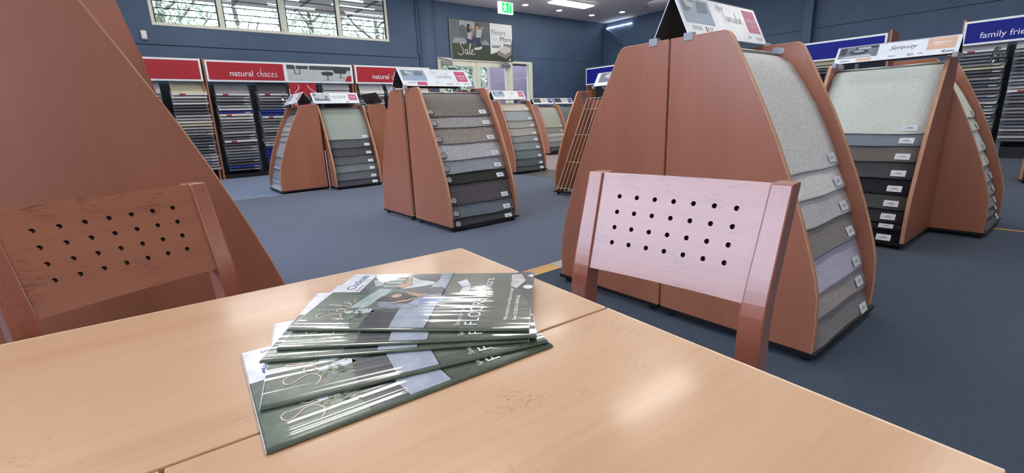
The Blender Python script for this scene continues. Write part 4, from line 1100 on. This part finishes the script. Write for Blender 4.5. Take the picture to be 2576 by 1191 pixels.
# ================================================================== WALL POSTER
t = thing('sale_poster', 'large green Sale poster with seated couple above the glass doors', 'poster', (7.36, YW - 0.04, 2.655), 0)
PWd, PH = 2.16, 1.04
G().box((0, 0, 0), (PWd, 0.02, PH)).build('board', plain('poster_olive', (62, 76, 62), 0.4), t)
F = Frame((0, -0.001, 0), (1, 0, 0), (0, 0, 1))
P_ = lambda nm, c: plain('poster_' + nm, c, 0.4)
F.put('room_photo', rect2d(0.03, 0.42, 1.30, 1.03), P_('greygreen', (104, 112, 112)), t, 0.001)
F.put('curtain', merge(*[rect2d(0.85 + i * 0.09, 0.5, 0.9 + i * 0.09, 1.02) for i in range(5)]), P_('curtain', (88, 98, 100)), t, 0.0015)
F.put('window_light', rect2d(0.3, 0.8, 0.8, 1.02), P_('winlight', (170, 176, 176)), t, 0.0015)
F.put('rug', poly2d([(0.03, 0.42), (1.3, 0.42), (1.2, 0.55), (0.1, 0.56)]), P_('rug', (150, 160, 162)), t, 0.002)
F.put('sofa', merge(ell2d(0.62, 0.66, 0.2, 0.2), ell2d(1.05, 0.66, 0.09, 0.16), ell2d(0.4, 0.75, 0.13, 0.16)), P_('sofa', (92, 98, 104)), t, 0.0025)
F.put('jeans', merge(poly2d([(0.5, 0.4), (0.72, 0.4), (0.8, 0.55), (0.52, 0.56)]), poly2d([(0.72, 0.46), (0.95, 0.36), (1.02, 0.42), (0.95, 0.62), (0.76, 0.62)])), P_('jeans', (44, 56, 84)), t, 0.003)
F.put('shirt', merge(poly2d([(0.55, 0.56), (0.68, 0.54), (0.68, 0.84), (0.56, 0.8)]), poly2d([(0.84, 0.6), (1.0, 0.62), (1.06, 0.82), (0.86, 0.86)])), P_('shirt', (186, 192, 198)), t, 0.0035)
F.put('hair', merge(ell2d(0.6, 0.83, 0.07, 0.12), ell2d(0.9, 0.9, 0.06, 0.05)), P_('hair', (44, 38, 38)), t, 0.004)
F.put('skin', merge(ell2d(0.655, 0.86, 0.035, 0.055), ell2d(0.9, 0.86, 0.055, 0.06), poly2d([(0.63, 0.6), (0.7, 0.62), (0.8, 0.84), (0.76, 0.86)]), poly2d([(1.0, 0.82), (1.14, 0.88), (1.12, 0.92), (0.98, 0.86)])), P_('skin', (190, 150, 130)), t, 0.0045)
F.put('envelope', poly2d([(0.76, 0.27), (0.98, 0.29), (1.04, 0.36), (0.96, 0.38), (0.94, 0.35), (0.76, 0.33)]), P_('paper', (220, 224, 216)), t, 0.003)
F.put('script_sale', ribbon(SALE, 0.02, 0.28, 0.30, 0.24, 0.14), P_('scriptpink', (226, 206, 196)), t, 0.003, 'handwritten Sale lettering')
F.put('white_panel', poly2d([(1.33, 0.18), (1.56, 0.25), (1.86, 0.33), (2.04, 0.42), (2.12, 0.52), (2.15, 0.64), (2.15, 1.03), (1.33, 1.03)]), M['signwhite'], t, 0.002)
F.put('headline', shift(text2d('Floors', 0.21), 1.37, 0.72), P_('headgrey', (120, 124, 128)), t, 0.003)
F.put('headline_bold', shift(text2d('More', 0.2), 1.68, 0.55), M['ink'], t, 0.003)
F.put('headline_script', shift(text2d('with', 0.12, shear=0.4), 1.38, 0.57), P_('pale', (206, 210, 212)), t, 0.003)
F.put('small_print', merge(rect2d(1.38, 0.41, 1.72, 0.43), rect2d(1.38, 0.37, 1.66, 0.39), rect2d(1.1, 0.06, 1.25, 0.07)), M['ink'], t, 0.003)
F.put('bed', merge(poly2d([(1.58, 0.18), (1.9, 0.08), (2.12, 0.22), (2.1, 0.36), (1.84, 0.4), (1.58, 0.3)]), poly2d([(1.8, 0.38), (2.12, 0.34), (2.12, 0.48), (1.82, 0.5)])), P_('bed', (150, 140, 132)), t, 0.0035)
F.put('bed_linen', poly2d([(1.6, 0.3), (1.86, 0.2), (2.08, 0.3), (2.06, 0.4), (1.84, 0.43)]), P_('linen', (214, 212, 206)), t, 0.0045)
F.put('triangle_mark', merge(poly2d([(2.0, 0.03), (2.08, 0.03), (2.04, 0.12)])), M['signwhite'], t, 0.0045)
G().box((-0.035, -0.004, 0.02), (0.02, 0.02, PH)).build('rolled_edge', P_('edge', (120, 124, 120)), t)

# ================================================================== TABLE
TA = math.radians(-3.64)
t = thing('table', 'small beech laminate folding table with brochures on it', 'table', (0.482, 0.781, 0), TA)
# local: x along table edge (negative = left), y toward the camera is negative
ZT = 0.75
def top_piece(a, b):
    g = G().box(a, b)
    return g.build('table_top', M['table'], t, bevel=0.0018)
top_piece((-0.968, -0.3985, ZT - 0.024), (0, 0, ZT))
top_piece((-0.4825, -0.777, ZT - 0.024), (0, -0.4015, ZT))
top_piece((-0.968, -0.777, ZT - 0.024), (-0.4855, -0.4015, ZT))
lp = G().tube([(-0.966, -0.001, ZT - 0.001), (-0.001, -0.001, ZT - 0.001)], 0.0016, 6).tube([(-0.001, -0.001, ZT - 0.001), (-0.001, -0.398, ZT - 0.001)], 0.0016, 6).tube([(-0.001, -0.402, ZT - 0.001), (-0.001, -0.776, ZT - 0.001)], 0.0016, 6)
lp.build('edge_lipping', M['table_edge'], t, fixn=False)  # pale strip painting the highlight along the worn top edges
ap = G().box((-0.90, -0.70, ZT - 0.10), (-0.06, -0.68, ZT - 0.025)).box((-0.90, -0.09, ZT - 0.10), (-0.06, -0.07, ZT - 0.025)).box((-0.90, -0.68, ZT - 0.10), (-0.88, -0.09, ZT - 0.025)).box((-0.08, -0.68, ZT - 0.10), (-0.06, -0.09, ZT - 0.025))
ap.build('apron', M['chair_post'], t)
for xx in (-0.89, -0.075):
    for yy in (-0.69, -0.08):
        G().hexa([(xx - 0.02, yy - 0.02, 0), (xx + 0.02, yy - 0.02, 0), (xx + 0.02, yy + 0.02, 0), (xx - 0.02, yy + 0.02, 0), (xx - 0.028, yy - 0.028, ZT - 0.025), (xx + 0.028, yy - 0.028, ZT - 0.025), (xx + 0.028, yy + 0.028, ZT - 0.025), (xx - 0.028, yy + 0.028, ZT - 0.025)]).build('leg', M['chair_post'], t)

# ================================================================== CHAIRS
def chair(label, loc, rz):
    t = thing('dining_chair', label, 'chair', loc, rz, 'perforated back dining chairs')
    lean = lambda z: 0.0 if z < 0.62 else (0.004 if z < 0.66 else 0.008 + (z - 0.69) * 0.332)
    def yl(z):
        tab = [(0, 0.075), (0.3, 0.015), (0.45, 0.0), (0.58, 0.0), (0.62, 0.0), (0.64, 0.0006), (0.66, 0.0022), (0.68, 0.0054), (0.70, 0.0104), (0.72, 0.0164), (0.74, 0.0226), (0.885, 0.070)]
        return interp(tab, z)
    for s_ in (-1, 1):
        g = G()
        zs = [0, 0.15, 0.3, 0.45, 0.58, 0.60, 0.62, 0.64, 0.66, 0.68, 0.70, 0.72, 0.74, 0.80, 0.885]
        b = []
        for z in zs:
            top = 0.0 if z < 0.7 else 0.004 * (z - 0.7) / 0.185
            xi, xo = 0.150 + (0.009 if z > 0.69 else 0.0) * ((z - 0.69) / 0.195 if z > 0.69 else 0), 0.188 + top
            d0, d1 = -0.006, 0.036
            y = yl(z)
            for xx, dd in ((xi, d0), (xo, d0), (xo, d1), (xi, d1)):
                g.v.append((s_ * xx, y + dd, z))
        for i in range(len(zs) - 1):
            for j in range(4):
                j2 = (j + 1) % 4
                g.f.append((i * 4 + j, i * 4 + j2, (i + 1) * 4 + j2, (i + 1) * 4 + j)); g.m.append(0)
        g.f.append((0, 1, 2, 3)); g.m.append(0)
        e = (len(zs) - 1) * 4
        g.f.append((e, e + 1, e + 2, e + 3)); g.m.append(0)
        g.build('post', M['chair_post'], t, bevel=0.0025)
    # perforated panel: rows of square cells with round holes
    sl = 0.199
    def P3(x, s, d):       # s distance below the top along the panel, d depth behind the front face
        z = 0.885 - s * 0.949
        y = 0.070 - (0.885 - z) * 0.328 + 0.006 * (1 - (x / 0.16) ** 2)
        hw = 1.0 - 0.05 * s / sl
        return (x * hw, y + d * 0.949, z + d * -0.3)
    xs = [-0.1595] + [-0.1335 + i * 0.0381 for i in range(8)] + [0.1595]
    ss = [0.0, 0.0312, 0.0628, 0.094, 0.1252, 0.1555, sl]
    g = G()
    D = 0.018
    def quad(x0, x1, s0, s1):
        for d, rev in ((0, False), (D, True)):
            q = [P3(x0, s0, d), P3(x1, s0, d), P3(x1, s1, d), P3(x0, s1, d)]
            g.add(q, [(3, 2, 1, 0) if not rev else (0, 1, 2, 3)])
    K = 16; R_ = 0.0046
    for i in range(len(xs) - 1):
        for j in range(len(ss) - 1):
            x0, x1, s0, s1 = xs[i], xs[i + 1], ss[j], ss[j + 1]
            if 1 <= i <= 7 and 1 <= j <= 4:
                cx_, cs_ = (x0 + x1) / 2, (s0 + s1) / 2
                for d, rev in ((0, False), (D, True)):
                    inn = [P3(cx_ + R_ * math.cos(2 * PI * k_ / K), cs_ + R_ * math.sin(2 * PI * k_ / K), d) for k_ in range(K)]
                    out = []
                    for k_ in range(K):
                        a = 2 * PI * k_ / K; c, s_ = math.cos(a), math.sin(a)
                        m_ = max(abs(c), abs(s_))
                        out.append(P3(cx_ + (x1 - x0) / 2 * c / m_, cs_ + (s1 - s0) / 2 * s_ / m_, d))
                    b = len(g.v); g.v += inn + out
                    for k_ in range(K):
                        k2 = (k_ + 1) % K
                        f = (b + k_, b + k2, b + K + k2, b + K + k_)
                        g.f.append(f if not rev else f[::-1]); g.m.append(0)
                f0 = [P3(cx_ + R_ * math.cos(2 * PI * k_ / K), cs_ + R_ * math.sin(2 * PI * k_ / K), 0) for k_ in range(K)]
                f1 = [P3(cx_ + R_ * math.cos(2 * PI * k_ / K), cs_ + R_ * math.sin(2 * PI * k_ / K), D) for k_ in range(K)]
                b = len(g.v); g.v += f0 + f1
                for k_ in range(K):
                    k2 = (k_ + 1) % K
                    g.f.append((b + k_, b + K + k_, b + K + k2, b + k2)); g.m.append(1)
            else:
                quad(x0, x1, s0, s1)
    for j in range(len(ss) - 1):
        for xx in (xs[0], xs[-1]):
            g.add([P3(xx, ss[j], 0), P3(xx, ss[j + 1], 0), P3(xx, ss[j + 1], D), P3(xx, ss[j], D)], [(0, 1, 2, 3)])
    for i in range(len(xs) - 1):
        for s_ in (0.0, sl):
            g.add([P3(xs[i], s_, 0), P3(xs[i + 1], s_, 0), P3(xs[i + 1], s_, D), P3(xs[i], s_, D)], [(0, 1, 2, 3)])
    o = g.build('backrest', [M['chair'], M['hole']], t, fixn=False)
    bm = bmesh.new(); bm.from_mesh(o.data); bmesh.ops.remove_doubles(bm, verts=bm.verts, dist=0.0001); bmesh.ops.recalc_face_normals(bm, faces=bm.faces); bm.to_mesh(o.data); bm.free()
    for p in o.data.polygons: p.use_smooth = True
    o.data.set_sharp_from_angle(angle=math.radians(30))
    # seat, front legs, rails
    G().prism([(-0.2, -0.38), (0.2, -0.38), (0.185, -0.005), (-0.185, -0.005)], 0.43, 0.455, 'z').build('seat', M['chair'], t, bevel=0.006)
    for s_ in (-1, 1):
        G().hexa([(s_ * 0.165 - 0.016, -0.366, 0), (s_ * 0.165 + 0.016, -0.366, 0), (s_ * 0.165 + 0.016, -0.334, 0), (s_ * 0.165 - 0.016, -0.334, 0), (s_ * 0.165 - 0.02, -0.37, 0.43), (s_ * 0.165 + 0.02, -0.37, 0.43), (s_ * 0.165 + 0.02, -0.33, 0.43), (s_ * 0.165 - 0.02, -0.33, 0.43)]).build('leg', M['chair_post'], t)
        G().box((s_ * 0.165 - 0.01, -0.34, 0.18), (s_ * 0.165 + 0.01, 0.05, 0.205)).build('stretcher', M['chair_post'], t)
    G().box((-0.15, -0.36, 0.38), (0.15, -0.34, 0.43)).box((-0.15, 0.0, 0.38), (0.15, 0.02, 0.43)).build('seat_rail', M['chair_post'], t)
    return t
def place_chair(label, c, rz):
    off = Matrix.Rotation(rz, 3, 'Z') @ Vector((0, 0.070, 0))
    return chair(label, (c[0] - off.x, c[1] - off.y, 0), rz)
place_chair('pinkish-sheened wooden dining chair with pierced back, right of the table', (0.768, 0.482), math.radians(-84))
place_chair('brown wooden dining chair with pierced back, left behind the table', (-0.062, 1.2075), math.radians(22.5))

# ================================================================== BROCHURES
C_ = {}
def gp(nm, c, c2=None):
    if nm not in C_: C_[nm] = glossy_print('cover_' + nm, c, True, c2)
    return C_[nm]
PGL, PGW = 0.290, 0.203
def brochure(label, nl, nr, zb, th, full):
    a = math.atan2(nr[1] - nl[1], nr[0] - nl[0])
    t = thing('brochure', label, 'brochure', (nl[0], nl[1], zb), a, 'fanned sale brochures')
    # pages: block with rounded spine toward the camera
    g = G()
    prof = [(0.002, 0.0), (0.0, th * 0.5), (0.0022, th * 0.86), (0.006, th), (PGW, th * 0.98), (PGW, 0.0)]
    g.prism(prof, 0.0, PGL, 'x')
    g.build('pages', gp('paper', (216, 220, 226), (190, 196, 204)), t)
    G().prism([(0.0024, 0.0002), (-0.0004, th * 0.3), (-0.0004, th * 0.68), (0.0018, th * 0.93), (0.0062, th + 0.0001), (0.0062, th * 0.97), (0.003, th * 0.8), (0.001, th * 0.5), (0.003, 0.0004)], 0.0006, PGL - 0.0006, 'x').build('spine', gp('olive', (80, 90, 68), (62, 72, 54)), t)
    F_ = Frame((0, 0, th), (0, 1, 0), (-1, 0, 0))
    # page coordinates: u = across from spine (y), v = distance from page top (x)
    def R2(u0_, v0, u1_, v1): return [(u0_, -v1), (u1_, -v1), (u1_, -v0), (u0_, -v0)], [(0, 1, 2, 3)]
    def PL(*p): return poly2d([(u_, -v_) for u_, v_ in p])
    def EL(u_, v_, ru, rv, rot=0): return ell2d(u_, -v_, ru, rv, 18, rot)
    L0 = 0.00006
    cv = F_.put('cover', R2(0.004, 0.0008, PGW - 0.0006, PGL - 0.0008), gp('olive', (80, 90, 68), (62, 72, 54)), t, L0)
    W = lambda nm, g2, m_, k_=2, lb=None: F_.put(nm, g2, m_, cv, L0 * k_, lb)
    def Q(*p): return PL(*[(u_ * 1.19, v_ * 1.03) for u_, v_ in p])
    W('green_wall', R2(0.005, 0.002, PGW - 0.002, 0.128), gp('wallgreen', (104, 118, 100), (80, 94, 78)), 2)
    W('pale_floor', Q((0.0547, 0.0477), (0.1141, 0.0639), (0.1125, 0.0826), (0.0912, 0.0809), (0.0745, 0.0745), (0.0627, 0.072), (0.0545, 0.0675)), gp('palefloor', (184, 198, 192), (160, 176, 170)), 3)
    W('console', Q((0.0446, 0.047), (0.0544, 0.0769), (0.0443, 0.0858), (0.0395, 0.0743), (0.0397, 0.0501)), gp('consolewhite', (206, 214, 216), (186, 196, 200)), 4)
    rp = random.Random(5)
    pl_ = []
    for k_ in range(26):
        pu, pv = rp.gauss(0.034, 0.006), rp.gauss(0.066, 0.009); a_ = rp.uniform(0, 6.28)
        pl_.append(Q((pu, pv), (pu + 0.006 * math.cos(a_), pv + 0.007 * math.sin(a_)), (pu + 0.005 * math.cos(a_ + 0.5), pv + 0.006 * math.sin(a_ + 0.5))))
    W('plant', merge(*pl_), gp('plant', (128, 122, 78), (86, 94, 60)), 5)
    W('sofa', Q((0.0309, 0.081), (0.0493, 0.0814), (0.0491, 0.115), (0.0045, 0.1194), (0.0045, 0.083)), gp('sofadark', (44, 46, 50), (34, 36, 40)), 4)
    W('carpet_band', Q((0.0491, 0.115), (0.09, 0.13), (0.1473, 0.1417), (0.174, 0.14), (0.174, 0.1565), (0.09, 0.159), (0.0045, 0.161), (0.0045, 0.1172)), gp('greycarpet', (172, 182, 192), (146, 156, 168)), 3)
    W('carpet_edge', Q((0.0045, 0.161), (0.174, 0.1565), (0.174, 0.1578), (0.0045, 0.1626)), gp('ink', (36, 40, 42)), 6)
    if full:
        W('window', merge(Q((0.1443, 0.0425), (0.1494, 0.0564), (0.1254, 0.064), (0.1231, 0.0535)), *[Q((0.12 + i * 0.012, 0.066), (0.126 + i * 0.012, 0.066), (0.126 + i * 0.012, 0.09), (0.12 + i * 0.012, 0.09)) for i in range(4)]), gp('pale', (196, 206, 204), (150, 164, 160)), 3)
        W('picture', Q((0.0955, 0.0278), (0.1109, 0.0366), (0.1118, 0.0549), (0.0951, 0.0541)), gp('frame', (96, 98, 98), (60, 62, 62)), 4)
        W('armchair', Q((0.0627, 0.0811), (0.0712, 0.0801), (0.0722, 0.0876), (0.0621, 0.1371), (0.0539, 0.1377), (0.052, 0.1266), (0.0522, 0.1031), (0.0543, 0.0897)), gp('armchair', (150, 158, 168), (110, 118, 128)), 5)
        W('sofa_back', Q((0.1652, 0.0958), (0.1662, 0.1125), (0.1626, 0.1401), (0.1447, 0.1384), (0.1468, 0.1061)), gp('sofaback', (70, 74, 92), (52, 56, 70)), 4)
        W('navy_jeans', Q((0.1021, 0.1288), (0.1189, 0.1344), (0.1186, 0.1539), (0.1038, 0.1635), (0.0946, 0.1602), (0.0949, 0.1388)), gp('navy', (52, 62, 86), (34, 40, 58)), 6)
        W('jeans', Q((0.0792, 0.1324), (0.088, 0.1441), (0.0899, 0.1647), (0.0702, 0.1665), (0.0651, 0.1448), (0.0663, 0.136)), gp('jeans', (150, 168, 206), (120, 138, 180)), 7)
        W('shirt', Q((0.1567, 0.0973), (0.1453, 0.1123), (0.1381, 0.1353), (0.1289, 0.1394), (0.1216, 0.1254), (0.1099, 0.0918), (0.1245, 0.1068)), gp('shirt', (214, 218, 214), (186, 192, 188)), 7)
        W('hair', Q((0.0756, 0.0745), (0.0889, 0.0781), (0.1003, 0.0922), (0.1001, 0.105), (0.0906, 0.1222), (0.0817, 0.1151), (0.0729, 0.1117), (0.0742, 0.0956)), gp('hair', (60, 46, 40), (40, 32, 28)), 8)
        W('skin', merge(Q((0.0888, 0.0889), (0.0967, 0.0961), (0.0943, 0.1032), (0.0863, 0.1039), (0.083, 0.097)), Q((0.1011, 0.1037), (0.1011, 0.1137), (0.0949, 0.1379), (0.0837, 0.1312), (0.0894, 0.1225)), Q((0.0837, 0.1312), (0.0708, 0.1158), (0.0677, 0.0995), (0.0709, 0.0993), (0.0783, 0.1187)), Q((0.0835, 0.1417), (0.0936, 0.1498), (0.0946, 0.1566), (0.0845, 0.1537)), Q((0.1174, 0.0861), (0.1275, 0.0861), (0.1363, 0.1005), (0.1322, 0.1074), (0.1245, 0.1059), (0.1147, 0.0986)), Q((0.1351, 0.0932), (0.1457, 0.0947), (0.161, 0.0921), (0.1609, 0.0961), (0.1429, 0.1004), (0.1323, 0.1045))), gp('skin', (206, 166, 138), (176, 132, 104)), 9)
        W('cushion', Q((0.1473, 0.1417), (0.164, 0.1397), (0.172, 0.1560), (0.1469, 0.1571)), gp('armchair', (150, 158, 168), (110, 118, 128)), 6)
        W('envelope', merge(Q((0.1172, 0.1824), (0.1225, 0.1931), (0.1025, 0.1937), (0.0975, 0.1819)), Q((0.1353, 0.1702), (0.1461, 0.1828), (0.1235, 0.1925), (0.118, 0.1815))), gp('paper', (216, 220, 226)), 6)
        W('bed', Q((0.1629, 0.2479), (0.1646, 0.2622), (0.14, 0.2697), (0.1121, 0.2583), (0.1214, 0.2496)), gp('bed', (206, 200, 194), (170, 164, 160)), 5)
        W('dark_corner', Q((0.045, 0.2815), (0.0634, 0.2795), (0.1048, 0.2649), (0.1735, 0.2556), (0.1735, 0.2815)), gp('corner', (40, 48, 42), (32, 40, 34)), 4)
        W('badge', EL(0.1172 * 1.19, 0.274 * 1.03, 0.008, 0.007), gp('white', (252, 253, 255)), 6)
        W('corner_mark', Q((0.158, 0.2696), (0.163, 0.2794), (0.152, 0.279)), gp('white', (252, 253, 255)), 6)
    W('logo_box', R2(0.122, 0.0012, PGW - 0.001, 0.040), gp('white', (252, 253, 255), (228, 232, 236)), 6)
    tx = lambda s_, size, u_, v_, **k: shift(text2d(s_, size, **k), u_, -v_)
    W('logo_name', tx('Choices', 0.019, 0.132, 0.028, bold=0.02), gp('logoblue', (30, 58, 140)), 7, 'blue Choices lettering')
    W('logo_flooring', tx('flooring', 0.008, 0.126, 0.037, bold=0.02), gp('logopink', (200, 40, 100)), 7)
    W('script_sale', ribbon(SALE, 0.0012, 0.036, 0.032, 0.026, -0.050), gp('scriptpink', (240, 208, 188), (232, 196, 176)), 7, 'handwritten Sale lettering')
    W('date', tx('13 JULY - 9 AUGUST', 0.0062, 0.034, 0.068, bold=0.01), gp('white', (252, 253, 255)), 7)
    W('tagline', tx('Spaces for living', 0.0085, 0.011, 0.206), gp('white', (252, 253, 255)), 7)
    W('headline', tx('FLOORS', 0.023, 0.011, 0.228), gp('white', (252, 253, 255)), 7, 'white FLOORS headline')
    W('headline_more', tx('More', 0.021, 0.132, 0.230), gp('white', (252, 253, 255)), 7)
    W('headline_with', tx('with', 0.015, 0.106, 0.229, shear=0.45), gp('scriptpink', (240, 208, 188)), 7)
    W('small_text', merge(tx('Win a luxury Bedroom Makeover Package*', 0.0062, 0.026, 0.262, bold=0.03), tx('from OZ DESIGN FURNITURE', 0.0062, 0.026, 0.273, bold=0.03)), gp('white', (252, 253, 255)), 7)
    return t
mags = [((0.0387, 0.372), (0.3267, 0.3498)), ((0.0467, 0.4342), (0.3268, 0.3544)), ((0.0644, 0.5254), (0.3088, 0.3655)), ((0.0846, 0.5379), (0.3206, 0.3592)), ((0.105, 0.5759), (0.318, 0.375))]
mlab = ['glossy sale brochure lying directly on table, lowest of the fan', 'glossy sale brochure second from the bottom of the fan', 'glossy sale brochure in the middle of the fan', 'glossy sale brochure just under the top one', 'glossy sale brochure on top of the fan, couple fully visible']
for i, ((nl, nr), lb) in enumerate(zip(mags, mlab)):
    brochure(lb, nl, nr, ZT + 0.0003 + i * 0.0031, 0.0029, True)
